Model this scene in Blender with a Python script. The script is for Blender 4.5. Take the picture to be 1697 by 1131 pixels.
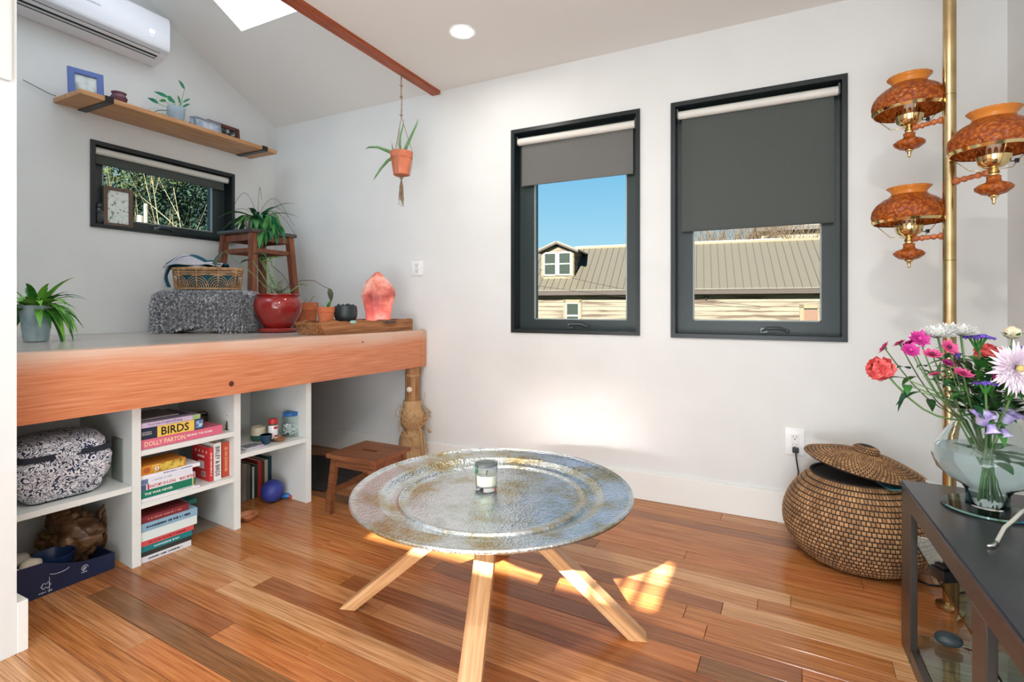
import bpy, bmesh, math, random
from mathutils import Vector, Matrix, noise
random.seed(7)
R = math.radians
scene = bpy.context.scene
for o in list(bpy.data.objects): bpy.data.objects.remove(o)
COL = scene.collection

# ------------------------------------------------------------------ camera
FPX, CX, HY = 850.0, 848.5, 508.0
CAM = Vector((3.454, -2.769, 1.03))
RH = Vector((.8953, .4454, 0)); FH = Vector((-.4454, .8953, 0))
cd = bpy.data.cameras.new('camera'); cam = bpy.data.objects.new('camera', cd); COL.objects.link(cam)
cam.location = CAM; cam.rotation_euler = (R(90), 0, math.atan2(.4454, .8953))
cd.sensor_width = 36; cd.lens = FPX/1697*36; cd.shift_y = -(565.5-HY)/1697; cd.clip_start = .02; cd.clip_end = 400
scene.camera = cam
vs = scene.view_settings
vs.view_transform = 'Standard'; vs.look = 'None'; vs.gamma = 1; vs.use_curve_mapping = False
vs.exposure = -0.15
scene.cycles.blur_glossy = .15; scene.cycles.sample_clamp_indirect = 20; scene.cycles.caustics_reflective = True

# ------------------------------------------------------------------ world
w = bpy.data.worlds.new('sky'); scene.world = w; w.use_nodes = True
nt = w.node_tree; nt.nodes.clear()
tc = nt.nodes.new('ShaderNodeTexCoord'); sp = nt.nodes.new('ShaderNodeSeparateXYZ')
rp = nt.nodes.new('ShaderNodeValToRGB'); bg = nt.nodes.new('ShaderNodeBackground'); wo = nt.nodes.new('ShaderNodeOutputWorld')
nt.links.new(tc.outputs['Generated'], sp.inputs[0]); nt.links.new(sp.outputs['Z'], rp.inputs[0])
nt.links.new(rp.outputs[0], bg.inputs[0]); nt.links.new(bg.outputs[0], wo.inputs[0])
rp.color_ramp.elements[0].position = 0.0; rp.color_ramp.elements[0].color = (.66, .83, .92, 1)
rp.color_ramp.elements[1].position = .6; rp.color_ramp.elements[1].color = (.07, .27, .68, 1)
e = rp.color_ramp.elements.new(.12); e.color = (.40, .72, .93, 1)
e = rp.color_ramp.elements.new(.26); e.color = (.22, .56, .88, 1)
bg.inputs[1].default_value = 1.8

# ------------------------------------------------------------------ sun and large lights
SUN_DIR = Vector((.026, 1.811, -1)).normalized()
sd = bpy.data.lights.new('sun', 'SUN'); sd.energy = 56.0; sd.angle = R(.55); sd.color = (1, .95, .88)
so = bpy.data.objects.new('sun', sd); COL.objects.link(so); so.location = (2, -20, 14)
so.rotation_euler = SUN_DIR.to_track_quat('-Z', 'Y').to_euler()
def area(name, loc, direction, sx, sy, power, color):
    l = bpy.data.lights.new(name, 'AREA'); l.shape = 'RECTANGLE'; l.size = sx; l.size_y = sy; l.energy = power; l.color = color
    o = bpy.data.objects.new(name, l); COL.objects.link(o); o.location = loc
    o.rotation_euler = Vector(direction).to_track_quat('-Z', 'Y').to_euler(); return o
area('rear_fill', (3.1, -4.5, 1.0), (0, 1, .12), 1.9, 1.7, 25, (.86, .93, 1))  # unseen panel added behind the camera as room fill, no door there
area('overhead_fill', (2.9, -3.3, 2.36), (-.15, .35, -1), 1.6, 1.4, 12, (.93, .96, 1))  # large unseen overhead panel added to fill the room
sr = area('wall_glow_fill', (2.50, -4.45, 1.25), (.03, 4.45, -.93), .50, .20, .55, (1, .97, .92)); sr.data.spread = R(9)  # added narrow-beam lamp that makes the soft glow low on the back wall
area('upward_fill', (3.25, -3.7, .25), (-.1, .4, 1), 1.5, 1.2, 60, (.86, .93, 1))  # unseen upward-facing panel added to brighten the ceiling
area('loft_fill', (.75, -2.9, 3.0), (0, .75, -.6), 1.1, 1.0, 14, (.70, .85, 1))  # unseen cool panel added to light the loft side

# ------------------------------------------------------------------ pixel rays onto real planes
def ray(px, py): return RH*((px-CX)/FPX) + FH + Vector((0, 0, (HY-py)/FPX))
def hz(px, py, z):
    d = ray(px, py); return CAM + d*((z-CAM.z)/d.z)
def at(px, py, D): return CAM + ray(px, py)*D
class Frame:
    "x runs along the front, y away from the viewer, z up"
    def __init__(s, o, ang):
        s.o = Vector((o[0], o[1], 0)); s.ang = ang
        s.x = Vector((math.cos(ang), math.sin(ang), 0)); s.y = Vector((-math.sin(ang), math.cos(ang), 0))
    def p(s, x, y, z): return s.o + s.x*x + s.y*y + Vector((0, 0, z))
    def at(s, px, py, q):
        d = ray(px, py); t = (s.o + s.y*q - CAM).dot(s.y)/d.dot(s.y); P = CAM + d*t - s.o
        return P.dot(s.x), P.z
    def loc(s, P):
        v = Vector(P) - s.o; return v.dot(s.x), v.dot(s.y), P[2]
FB = Frame((0, 0), 0)                       # back wall, y = 0
FA = Frame((0, 0), R(90))                   # left wall: x local = world Y, y local = -X
CAB = Frame((1.376, 0), math.atan2(.9959, .0908))    # shelving under the platform
PLF = Frame((1.456, 0), CAB.ang)            # platform front

# ------------------------------------------------------------------ materials
def lin(c):
    c = c/255.0
    return c/12.92 if c <= .04045 else ((c+.055)/1.055)**2.4
def rgb(c): return (lin(c[0]), lin(c[1]), lin(c[2]), 1)
_M = {}
def mat(name, c, rough=.6, metal=0, spec=.5, emit=0, trans=0, ior=1.45, coat=0, alpha=1, sss=0):
    if name in _M: return _M[name]
    m = bpy.data.materials.new(name); m.use_nodes = True; b = m.node_tree.nodes['Principled BSDF']
    b.inputs['Base Color'].default_value = rgb(c); b.inputs['Roughness'].default_value = rough
    b.inputs['Metallic'].default_value = metal; b.inputs['Specular IOR Level'].default_value = spec
    b.inputs['Transmission Weight'].default_value = trans; b.inputs['IOR'].default_value = ior
    b.inputs['Coat Weight'].default_value = coat; b.inputs['Alpha'].default_value = alpha
    if sss: b.inputs['Subsurface Weight'].default_value = sss; b.inputs['Subsurface Radius'].default_value = (.02, .01, .006)
    if emit: b.inputs['Emission Color'].default_value = rgb(c); b.inputs['Emission Strength'].default_value = emit
    _M[name] = m; return m
def N(m, t, **kw):
    n = m.node_tree.nodes.new(t)
    for k, v in kw.items(): setattr(n, k, v)
    return n
def L(m, a, b): m.node_tree.links.new(a, b)
def coords(m, scale=(1, 1, 1), kind='Object', rnd=0):
    t = N(m, 'ShaderNodeTexCoord'); mp = N(m, 'ShaderNodeMapping'); mp.inputs['Scale'].default_value = scale
    L(m, t.outputs[kind], mp.inputs[0])
    if rnd:
        oi = N(m, 'ShaderNodeObjectInfo'); mu = N(m, 'ShaderNodeMath', operation='MULTIPLY'); mu.inputs[1].default_value = rnd
        L(m, oi.outputs['Random'], mu.inputs[0]); cb = N(m, 'ShaderNodeCombineXYZ')
        for i in range(3): L(m, mu.outputs[0], cb.inputs[i])
        L(m, cb.outputs[0], mp.inputs['Location'])
    return mp.outputs[0]
def ramp(m, src, stops):
    r = N(m, 'ShaderNodeValToRGB'); L(m, src, r.inputs[0]); cr = r.color_ramp
    cr.elements[0].position = stops[0][0]; cr.elements[0].color = rgb(stops[0][1])
    cr.elements[1].position = stops[-1][0]; cr.elements[1].color = rgb(stops[-1][1])
    for p, c in stops[1:-1]:
        e = cr.elements.new(p); e.color = rgb(c)
    return r
def bump(m, src, strength, dist=.01):
    bp = N(m, 'ShaderNodeBump'); bp.inputs['Strength'].default_value = strength; bp.inputs['Distance'].default_value = dist
    L(m, src, bp.inputs['Height']); L(m, bp.outputs[0], m.node_tree.nodes['Principled BSDF'].inputs['Normal'])
def noisy(name, stops, scale=8, detail=5, stretch=(1, 1, 1), rough=.6, bmp=0, bdist=.01, distort=0, kind='Object', rnd=0, **kw):
    if name in _M: return _M[name]
    m = mat(name, stops[0][1], rough, **kw); b = m.node_tree.nodes['Principled BSDF']
    n = N(m, 'ShaderNodeTexNoise'); n.inputs['Scale'].default_value = scale; n.inputs['Detail'].default_value = detail
    n.inputs['Distortion'].default_value = distort
    L(m, coords(m, stretch, kind, rnd), n.inputs['Vector'])
    r = ramp(m, n.outputs['Fac'], stops); L(m, r.outputs[0], b.inputs['Base Color'])
    if bmp: bump(m, n.outputs['Fac'], bmp, bdist)
    return m
def wood(name, dark, mid, light, rough=.4, scale=1.0, axis=0, rnd=0, bands=.35, coat=0):
    "grain running along one axis, with wavy growth figure"
    if name in _M: return _M[name]
    m = mat(name, mid, rough, coat=coat); b = m.node_tree.nodes['Principled BSDF']
    st = [11, 11, 11]; st[axis] = .62
    st = [s*scale for s in st]; st[axis] = .62*min(scale, 1.0)
    v = coords(m, st, 'Object', rnd)
    n1 = N(m, 'ShaderNodeTexNoise'); n1.inputs['Scale'].default_value = 1.0; n1.inputs['Detail'].default_value = 3; L(m, v, n1.inputs['Vector'])
    mu = N(m, 'ShaderNodeMath', operation='MULTIPLY'); mu.inputs[1].default_value = 7; L(m, n1.outputs['Fac'], mu.inputs[0])
    fr = N(m, 'ShaderNodeMath', operation='PINGPONG'); fr.inputs[1].default_value = .5; L(m, mu.outputs[0], fr.inputs[0])
    n2 = N(m, 'ShaderNodeTexNoise'); n2.inputs['Scale'].default_value = 9; n2.inputs['Detail'].default_value = 7; L(m, v, n2.inputs['Vector'])
    a = N(m, 'ShaderNodeMath', operation='MULTIPLY_ADD'); a.inputs[1].default_value = bands*.9
    L(m, fr.outputs[0], a.inputs[0]); L(m, n2.outputs['Fac'], a.inputs[2])
    r = ramp(m, a.outputs[0], [(.30, dark), (.56, mid), (.84, light)])
    L(m, r.outputs[0], b.inputs['Base Color'])
    bump(m, n2.outputs['Fac'], .06, .004)
    return m

# ------------------------------------------------------------------ mesh builder
class MB:
    def __init__(s): s.v = []; s.f = []; s.uv = []
    def add(s, vs, fs):
        k = len(s.v); s.v += [Vector(a) for a in vs]; s.f += [tuple(i+k for i in f) for f in fs]; return s
    def box(s, a, b, bev=0):
        x0, y0, z0 = (min(a[i], b[i]) for i in range(3)); x1, y1, z1 = (max(a[i], b[i]) for i in range(3))
        if not bev:
            return s.add([(x0,y0,z0),(x1,y0,z0),(x1,y1,z0),(x0,y1,z0),(x0,y0,z1),(x1,y0,z1),(x1,y1,z1),(x0,y1,z1)],
                [(0,3,2,1),(4,5,6,7),(0,1,5,4),(1,2,6,5),(2,3,7,6),(3,0,4,7)])
        bm = bmesh.new(); bmesh.ops.create_cube(bm, size=1)
        for q in bm.verts: q.co = Vector(((x0+x1)/2+q.co.x*(x1-x0), (y0+y1)/2+q.co.y*(y1-y0), (z0+z1)/2+q.co.z*(z1-z0)))
        bmesh.ops.bevel(bm, geom=list(bm.edges), offset=bev, segments=2, affect='EDGES', profile=.6)
        return s.frombm(bm)
    def frombm(s, bm):
        bm.verts.index_update(); k = len(s.v); s.v += [q.co.copy() for q in bm.verts]
        s.f += [tuple(q.index+k for q in f.verts) for f in bm.faces]; bm.free(); return s
    def prism(s, pts, y0, y1):
        "pts: (x,z) outline, extruded in y"
        n = len(pts); vs = [(p[0], y0, p[1]) for p in pts]+[(p[0], y1, p[1]) for p in pts]
        fs = [tuple(range(n)), tuple(range(2*n-1, n-1, -1))]+[(i, i+n, (i+1) % n+n, (i+1) % n) for i in range(n)]
        return s.add(vs, fs)
    def extr(s, pts, off):
        "3d outline extruded by vector off"
        n = len(pts); off = Vector(off); pts = [Vector(p) for p in pts]; vs = pts+[p+off for p in pts]
        fs = [tuple(range(n)), tuple(range(2*n-1, n-1, -1))]+[(i, i+n, (i+1) % n+n, (i+1) % n) for i in range(n)]
        return s.add(vs, fs)
    def ring(s, c, ax, r, n, ph=0):
        ax = Vector(ax).normalized(); u = ax.orthogonal().normalized()
        if abs(ax.z) > .999: u = Vector((1, 0, 0))
        w_ = ax.cross(u); return [Vector(c)+(u*math.cos(2*math.pi*i/n+ph)+w_*math.sin(2*math.pi*i/n+ph))*r for i in range(n)]
    def tube(s, path, r, n=8, cap=True):
        path = [Vector(p) for p in path]; rs = r if isinstance(r, (list, tuple)) else [r]*len(path)
        k = len(s.v); u = None
        for i, p in enumerate(path):
            t = (path[min(i+1, len(path)-1)]-path[max(i-1, 0)])
            t = t.normalized() if t.length > 1e-9 else Vector((0, 0, 1))
            if u is None: u = t.orthogonal().normalized()
            u = (u - t*u.dot(t))
            u = u.normalized() if u.length > 1e-6 else t.orthogonal().normalized()
            w_ = t.cross(u)
            for j in range(n):
                a = 2*math.pi*j/n; s.v.append(p+(u*math.cos(a)+w_*math.sin(a))*rs[i])
        for i in range(len(path)-1):
            for j in range(n):
                a = k+i*n+j; b = k+i*n+(j+1) % n; s.f.append((a, b, b+n, a+n))
        if cap:
            s.f.append(tuple(k+j for j in range(n-1, -1, -1))); s.f.append(tuple(k+(len(path)-1)*n+j for j in range(n)))
        return s
    def lathe(s, prof, n=32, c=(0, 0, 0), mod=None, closed=False):
        "prof: (r,z); mod(r,z,angle)->r"
        k = len(s.v); c = Vector(c)
        for (r, z) in prof:
            for j in range(n):
                a = 2*math.pi*j/n; rr = mod(r, z, a) if mod else r
                s.v.append(c+Vector((rr*math.cos(a), rr*math.sin(a), z)))
        m = len(prof)
        for i in range(m-1 if not closed else m):
            for j in range(n):
                a = k+i*n+j; b = k+i*n+(j+1) % n; i2 = (i+1) % m
                s.f.append((a, b, k+i2*n+(j+1) % n, k+i2*n+j))
        if not closed:
            if prof[0][0] > 1e-6: s.f.append(tuple(k+j for j in range(n-1, -1, -1)))
            if prof[-1][0] > 1e-6: s.f.append(tuple(k+(m-1)*n+j for j in range(n)))
        return s
    def ball(s, c, r, sub=2, sc=(1, 1, 1), nz=0, ns=1.0, seed=0):
        bm = bmesh.new(); bmesh.ops.create_icosphere(bm, subdivisions=sub, radius=1)
        for q in bm.verts:
            d = q.co.copy(); k = 1+(nz*noise.fractal(d*ns+Vector((seed, seed*.7, 3)), 1, 2, 3) if nz else 0)
            q.co = Vector(c)+Vector((d.x*sc[0], d.y*sc[1], d.z*sc[2]))*r*k
        return s.frombm(bm)
    def leaf(s, base, dr, length, width, droop=.4, n=6, fold=.25, tip=1.0, side=None):
        "curved leaf blade as a folded ribbon"
        base = Vector(base); d = Vector(dr).normalized(); sd_ = side or d.cross(Vector((0, 0, 1)))
        sd_ = Vector(sd_)
        if sd_.length < .05: sd_ = Vector((1, 0, 0))
        sd_.normalize(); k = len(s.v); p = base.copy()
        for i in range(n+1):
            t = i/n; wd = width*.5*math.sin(math.pi*min(1, (t*.93+.07))**(.75*tip)) if i < n else 0
            up = sd_.cross(d).normalized()
            s.v += [p-sd_*wd+up*wd*fold, p.copy(), p+sd_*wd+up*wd*fold]
            d = (d+Vector((0, 0, -droop/n))).normalized(); p = p+d*length/n
        for i in range(n):
            a = k+i*3; s.f += [(a, a+1, a+4, a+3), (a+1, a+2, a+5, a+4)]
        return s
    def xf(s, M):
        s.v = [M @ q for q in s.v]; return s
    def build(s, name, m, parent=None, smooth=False, world=True, bev=0):
        me = bpy.data.meshes.new(name)
        vsx = s.v
        if parent is not None and world:
            Mi = MW[parent.name].inverted(); vsx = [Mi @ q for q in s.v]
        me.from_pydata([tuple(q) for q in vsx], [], s.f)
        bm = bmesh.new(); bm.from_mesh(me); bmesh.ops.recalc_face_normals(bm, faces=list(bm.faces)) if not getattr(s, 'keep', 0) else None
        if bev: bmesh.ops.bevel(bm, geom=[e for e in bm.edges if len(e.link_faces) == 2 and e.calc_face_angle(0) > .5], offset=bev, segments=2, affect='EDGES')
        bm.to_mesh(me); bm.free()
        if smooth:
            me.polygons.foreach_set('use_smooth', [True]*len(me.polygons))
            if smooth == 'auto':
                try: me.set_sharp_from_angle(angle=R(38))
                except Exception: pass
        me.materials.append(m)
        o = bpy.data.objects.new(name, me); COL.objects.link(o)
        MW[o.name] = Matrix.Identity(4)
        if parent is not None:
            o.parent = parent; MW[o.name] = MW[parent.name].copy()
        return o
MW = {}
def tag(o, label=None, cat=None, group=None, kind=None):
    if label: o['label'] = label
    if cat: o['category'] = cat
    if group: o['group'] = group
    if kind: o['kind'] = kind
    return o
def thing(name, loc, label, cat, rot=0, group=None):
    o = bpy.data.objects.new(name, None); COL.objects.link(o); o.location = loc; o.rotation_euler = (0, 0, rot); o.empty_display_size = .05
    MW[o.name] = Matrix.Translation(Vector(loc)) @ Matrix.Rotation(rot, 4, 'Z')
    return tag(o, label, cat, group)
def struct(name, mb, m, parent=None, **kw):
    o = mb.build(name, m, parent, **kw)
    if parent is None: o['kind'] = 'structure'
    return o
_fc = {}
def textmesh(txt, bold=False, shear=0):
    key = (txt, bold, shear)
    if key in _fc: return _fc[key]
    c = bpy.data.curves.new('lettering', 'FONT'); c.body = txt; c.size = 1; c.resolution_u = 2; c.extrude = 0
    c.shear = shear
    if bold: c.offset = .02
    o = bpy.data.objects.new('lettering', c); COL.objects.link(o)
    dg = bpy.context.evaluated_depsgraph_get(); me = bpy.data.meshes.new_from_object(o.evaluated_get(dg))
    vs_ = [q.co.copy() for q in me.vertices]; fs = [tuple(p.vertices) for p in me.polygons]
    bpy.data.objects.remove(o); bpy.data.curves.remove(c); bpy.data.meshes.remove(me)
    xs = [q.x for q in vs_]; ys = [q.y for q in vs_]
    x0, x1, y0, y1 = min(xs), max(xs), min(ys), max(ys)
    vs_ = [((q.x-x0)/(x1-x0)-.5, (q.y-y0)/(y1-y0)-.5) for q in vs_]
    _fc[key] = (vs_, fs); return _fc[key]
def text(parent, txt, c, w_, h, m, xa=(1, 0, 0), ya=(0, 0, 1), bold=False, name='lettering', shear=0):
    "flat lettering centred at local c, width along xa, height along ya"
    vs_, fs = textmesh(txt, bold, shear); c = Vector(c); xa = Vector(xa); ya = Vector(ya); mb = MB(); mb.keep = 1
    mb.add([c+xa*(q[0]*w_)+ya*(q[1]*h) for q in vs_], fs)
    return mb.build(name, m, parent, world=False)
def circ(n, r=1, ph=0): return [(r*math.cos(2*math.pi*i/n+ph), r*math.sin(2*math.pi*i/n+ph)) for i in range(n)]

# common materials
WALL = noisy('wall_paint', [(.3, (218, 219, 217)), (.7, (224, 225, 223))], scale=3, rough=.55, bmp=.02)
CEIL = mat('ceiling_paint', (226, 225, 221), .8)
TRIMW = mat('white_trim', (232, 232, 228), .35)
DARK = mat('dark_window_frame', (27, 34, 35), .32)
DARK2 = mat('dark_window_sash', (42, 53, 53), .35)
GLASS = mat('tinted_window_glass', (198, 204, 202), 0, trans=1, ior=1.0)
BLACK = mat('black_plastic', (22, 23, 25), .35)
WHITEP = mat('white_plastic', (236, 237, 237), .3)
BRASS = noisy('brass', [(.3, (176, 150, 106)), (.7, (204, 182, 138))], scale=14, rough=.24, metal=1)
CHROME = mat('chrome', (215, 215, 212), .12, metal=1)
PAPER = noisy('page_block', [(.3, (214, 208, 192)), (.7, (236, 231, 218))], scale=3, stretch=(1, 1, 120), rough=.8)
SOIL = noisy('potting_soil', [(.3, (40, 28, 22)), (.7, (88, 66, 50))], scale=60, rough=.9, bmp=.6)
# ================================================================== STRUCTURE
ZC = 2.425; SL = .544; XR = 4.33; YB = -4.62; XS = 1.545
# windows of the back wall and the left wall, as openings
def opening(F, l, r, t, b):
    xl = F.at(l, 508, 0)[0]; xr = F.at(r, 508, 0)[0]
    z1 = (F.at(l, t[0], 0)[1]+F.at(r, t[1], 0)[1])/2; z0 = (F.at(l, b[0], 0)[1]+F.at(r, b[1], 0)[1])/2
    return xl, xr, z0, z1
W1 = opening(FB, 848, 1061, (217, 181), (551, 557))
W2 = opening(FB, 1112, 1404.5, (172, 123), (560, 567))
W3 = opening(FA, 149, 387.5, (230.3, 290), (375, 404.3))
def wall_holes(x0, x1, z0, z1, holes, y0, y1):
    mb = MB(); xs = x0
    for (a, b, c, d) in sorted(holes):
        mb.box((xs, y0, z0), (a, y1, z1)); mb.box((a, y0, z0), (b, y1, c)); mb.box((a, y0, d), (b, y1, z1)); xs = b
    return mb.box((xs, y0, z0), (x1, y1, z1))
T = .16
struct('wall_back', wall_holes(-T, XR+T, -.05, ZC+.12, [W1, W2], 0, T), WALL)
mb = wall_holes(YB, 0, -.05, ZC, [W3], 0, T).extr([(YB, 0, ZC), (0, 0, ZC), (0, 0, ZC+.05), (YB, 0, ZC-SL*YB+.05)], (0, T, 0))
mb.xf(Matrix.Rotation(R(90), 4, 'Z')); struct('wall_left', mb, WALL)
struct('wall_right', MB().box((XR, YB, -.05), (XR+T, 0, ZC+.1)), WALL)
# rear wall: a high slot, added to shape the low sun into the floor patch
TR = (1.80, 3.06, 2.0, 2.275)
mb = wall_holes(-T, XR+T, -.05, ZC, [TR], YB-T, YB).box((-T, YB-T, ZC), (XS+.05, YB, 5.2))
struct('wall_rear', mb, WALL)
mb = MB()
for x in (2.915, 2.985): mb.box((x-.014, YB-.09, TR[2]), (x+.014, YB-.06, TR[3]))  # bars added in the slot to split the sun patch into strips
struct('sun_slot_bars', mb, DARK)
struct('wall_partition', MB().box((1.345, YB, 0), (1.463, -2.062, ZC-.03)).box((1.345, YB, ZC-.03), (1.463, -2.062, ZC+1.1)), WALL)
struct('ceiling', MB().box((XS, YB, ZC), (XR, 0, ZC+.12)), CEIL)
def zs(y): return ZC-SL*y
struct('ceiling_side', MB().extr([(XS, 0, ZC+.012), (XS, YB, zs(YB)), (XS, YB, ZC+.012)], (.08, 0, 0)), CEIL)
# sloped ceiling with the skylight opening
SK = (.483, 1.16, -.63, -1.75)
mb = MB()
def slab(x0, x1, ya, yb): mb.extr([(x0, ya, zs(ya)), (x1, ya, zs(ya)), (x1, yb, zs(yb)), (x0, yb, zs(yb))], (0, .1*.478, .1*.878))
slab(-T, XS+.02, T, SK[2]); slab(-T, SK[0], SK[2], SK[3]); slab(SK[1], XS+.02, SK[2], SK[3]); slab(-T, XS+.02, SK[3], YB-T)
struct('ceiling_slope', mb, CEIL)
mb = MB(); n_ = Vector((0, .478, .878))
def sh(a, b):
    p = [Vector((a[0], a[1], zs(a[1])+.1)), Vector((b[0], b[1], zs(b[1])+.1))]; o = n_*.22
    d = (p[1]-p[0]).normalized().cross(n_)*.02
    mb.extr([p[0], p[1], p[1]+o, p[0]+o], d)
c4 = [(SK[0], SK[2]), (SK[1], SK[2]), (SK[1], SK[3]), (SK[0], SK[3])]
for i in range(4): sh(c4[i], c4[(i+1) % 4])
sk = struct('window_5', mb, TRIMW)
pan = MB().extr([Vector((x, y, zs(y)))+n_*.045 for x, y in c4], n_*.01)
SKY_P = mat('skylight_diffuser', (238, 246, 255), .5, emit=3.4)
pan.build('diffuser_pane', SKY_P, sk)
RED = wood('red_stained_fir', (120, 52, 22), (158, 76, 38), (184, 98, 54), rough=.45, axis=1, bands=.2)
struct('trim_1', MB().box((1.50, YB+.05, 2.402), (1.562, -.008, 2.43)), RED)
# baseboards
BBH, BBT = .145, .016
xe = MB().box((0, -BBT, 0), (XR, -.0005, BBH), bev=.003)
struct('baseboard_back', xe, TRIMW)
struct('baseboard_left', MB().box((.0005, -4.0, 0), (BBT, -BBT, BBH)), TRIMW)
struct('baseboard_right', MB().box((XR-BBT, YB, 0), (XR, -BBT-.001, BBH)), TRIMW)
struct('baseboard_partition', MB().box((1.34, -2.0615, 0), (1.466, -2.036, .15), bev=.002), TRIMW)

# floor: one plank after another, slightly skewed to the wall as in the place
fl = struct('floor', MB().box((-T, YB-T, -.06), (XR+T, T, -.019)), mat('subfloor', (70, 45, 28), .9))
PM = [wood('oak_plank_%d' % i, *c, rough=.19, axis=0, rnd=37, bands=b*.7, scale=1.9) for i, (c, b) in enumerate([
    (((122, 72, 38), (170, 106, 56), (194, 132, 78)), .5), (((136, 86, 48), (178, 120, 74), (202, 146, 98)), .7),
    (((104, 60, 32), (144, 88, 50), (168, 108, 66)), .4), (((144, 100, 62), (188, 136, 90), (212, 166, 120)), .7),
    (((98, 66, 40), (130, 88, 54), (152, 108, 70)), .3), (((128, 72, 40), (176, 106, 58), (198, 132, 80)), .6)])]
skew = math.atan2(-.0431, .999); rnd = random.Random(11)
def planks():
    PW = .0815; cnt = 0
    Mr = Matrix.Rotation(skew, 4, 'Z'); Mi = Mr.inverted()
    small = MB()
    for i in range(-2, 60):
        y1 = .20-i*PW; y0 = y1-PW
        x = -.3-rnd.random()*1.1
        while x < XR+.4:
            ln = rnd.choice([.55, .8, 1.0, 1.2, 1.45, 1.7])*rnd.uniform(.85, 1.1); x1 = x+ln
            # clip the plank to the room
            quad = [Mr @ Vector(p) for p in ((x, y0, 0), (x1, y0, 0), (x1, y1, 0), (x, y1, 0))]
            cx = sum(q.x for q in quad)/4; cy = sum(q.y for q in quad)/4
            g = .0007; a, b = x+g, x1-g
            a = max(a, .0); b = min(b, XR+.1)
            if b-a > .03 and cy < .06 and cy > YB-.05:
                dz = rnd.uniform(-.0006, 0); L_ = b-a; W_ = PW-2*g
                in_view = (cx > .95 and cy > -2.75)
                yy0 = y0+g; yy1 = y1-g
                m_ = MB(); e = .0009
                m_.add([(0, 0, -.018), (L_, 0, -.018), (L_, W_, -.018), (0, W_, -.018),
                        (0, 0, dz-e), (L_, 0, dz-e), (L_, W_, dz-e), (0, W_, dz-e),
                        (e, e, dz), (L_-e, e, dz), (L_-e, W_-e, dz), (e, W_-e, dz)],
                       [(0, 1, 5, 4), (1, 2, 6, 5), (2, 3, 7, 6), (3, 0, 4, 7), (4, 5, 9, 8), (5, 6, 10, 9), (6, 7, 11, 10), (7, 4, 8, 11), (8, 9, 10, 11)])
                M = Mr @ Matrix.Translation((a, yy0, 0))
                # keep plank ends inside the walls
                if in_view:
                    o = m_.build('plank', PM[rnd.choices(range(6), [6, 5, 2.2, 2.4, 1.2, 4])[0]], None)
                    o.matrix_local = M; o.parent = fl; MW[o.name] = M; cnt += 1
                else:
                    m_.xf(M); k = len(small.v); small.v += m_.v; small.f += [tuple(q+k for q in f) for f in m_.f]
            x = x1
    tag(small.build('plank_field', PM[0], fl), kind='stuff')
    return cnt
NPL = planks(); print('PLANKS', NPL)

# windows -----------------------------------------------------------
SH1 = noisy('shade_fabric', [(.35, (98, 98, 95)), (.65, (108, 107, 104))], scale=400, rough=.85, kind='Object')
SH2 = noisy('shade_fabric_dark', [(.35, (72, 77, 74)), (.65, (82, 87, 84))], scale=400, rough=.85)
ROLL = mat('shade_roller', (222, 220, 212), .45)
HWARE = mat('pewter_hardware', (92, 98, 100), .3, metal=.6)
def window(name, F, o, glass, shade_z, shmat, roll_z, wedge=.0, handle=None):
    x0, x1, z0, z1 = o; g0, g1, gz0, gz1 = glass; fr = .022; rd = .085
    def w(mb): return mb.xf(Matrix.Rotation(F.ang, 4, 'Z'))
    mb = MB()   # outer casing lining the opening, proud of the wall by 6 mm
    mb.box((x0, -.012, z0), (x0+fr, rd, z1)).box((x1-fr, -.012, z0), (x1, rd, z1)).box((x0+fr, -.012, z0), (x1-fr, rd, z0+fr)).box((x0+fr, -.012, z1-fr), (x1-fr, rd, z1))
    root = struct(name, w(mb), DARK)
    mb = MB(); s0, s1 = rd-.012, rd+.045
    mb.box((x0+fr, s0, z0+fr), (g0, s1, z1-fr)).box((g1, s0, z0+fr), (x1-fr, s1, z1-fr)).box((g0, s0, z0+fr), (g1, s1, gz0)).box((g0, s0, gz1), (g1, s1, z1-fr))
    b = .008
    w(mb).build('sash', DARK2, root)
    mb = MB().box((g0-.004, s1-.028, gz0-.004), (g1+.004, s1-.022, gz1+.004)); w(mb).build('pane', GLASS, root)
    mb = MB()
    for a, b_, c, d in ((g0, gz0, g0+.006, gz1), (g1-.006, gz0, g1, gz1), (g0, gz0, g1, gz0+.006)): mb.box((a, s0-.001, b_), (c, s0+.012, d))
    w(mb).build('glazing_bead', mat('glazing_bead', (150, 160, 158), .4), root)
    # roller shade
    mb = MB(); rr = .021; a, c = x0+fr+.012, x1-fr-.012; ry = .028
    mb.tube([(a, ry, roll_z), (c, ry, roll_z)], rr, 16); w(mb).build('shade_roller', ROLL, root, smooth='auto')
    mb = MB().box((a+.014, ry+.014, shade_z), (c-.014, ry+.0165, roll_z+.0)); mb.tube([(a+.014, ry+.0152, shade_z), (c-.014, ry+.0152, shade_z)], .005, 8)
    w(mb).build('shade_fabric', shmat, root)
    mb = MB()
    for q in (a-.008, c): mb.box((q, ry-.014, roll_z-.02), (q+.008, ry+.014, roll_z+.03))
    w(mb).build('shade_bracket', HWARE, root)
    # crank
    hx = handle if handle else (g0+g1)/2; hz_ = z0+fr+.022
    mb = MB().tube([(hx-.055, s0-.012, hz_-.004), (hx-.03, s0-.03, hz_+.008), (hx+.02, s0-.03, hz_+.010), (hx+.055, s0-.016, hz_-.002)], [.005, .007, .007, .005], 8)
    mb.box((hx-.06, s0-.016, hz_-.012), (hx-.03, s0, hz_+.012)); mb.ball((hx+.058, s0-.016, hz_-.002), .008, 2)
    w(mb).build('crank_handle', HWARE, root, smooth='auto')
    return root
q = .085
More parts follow.
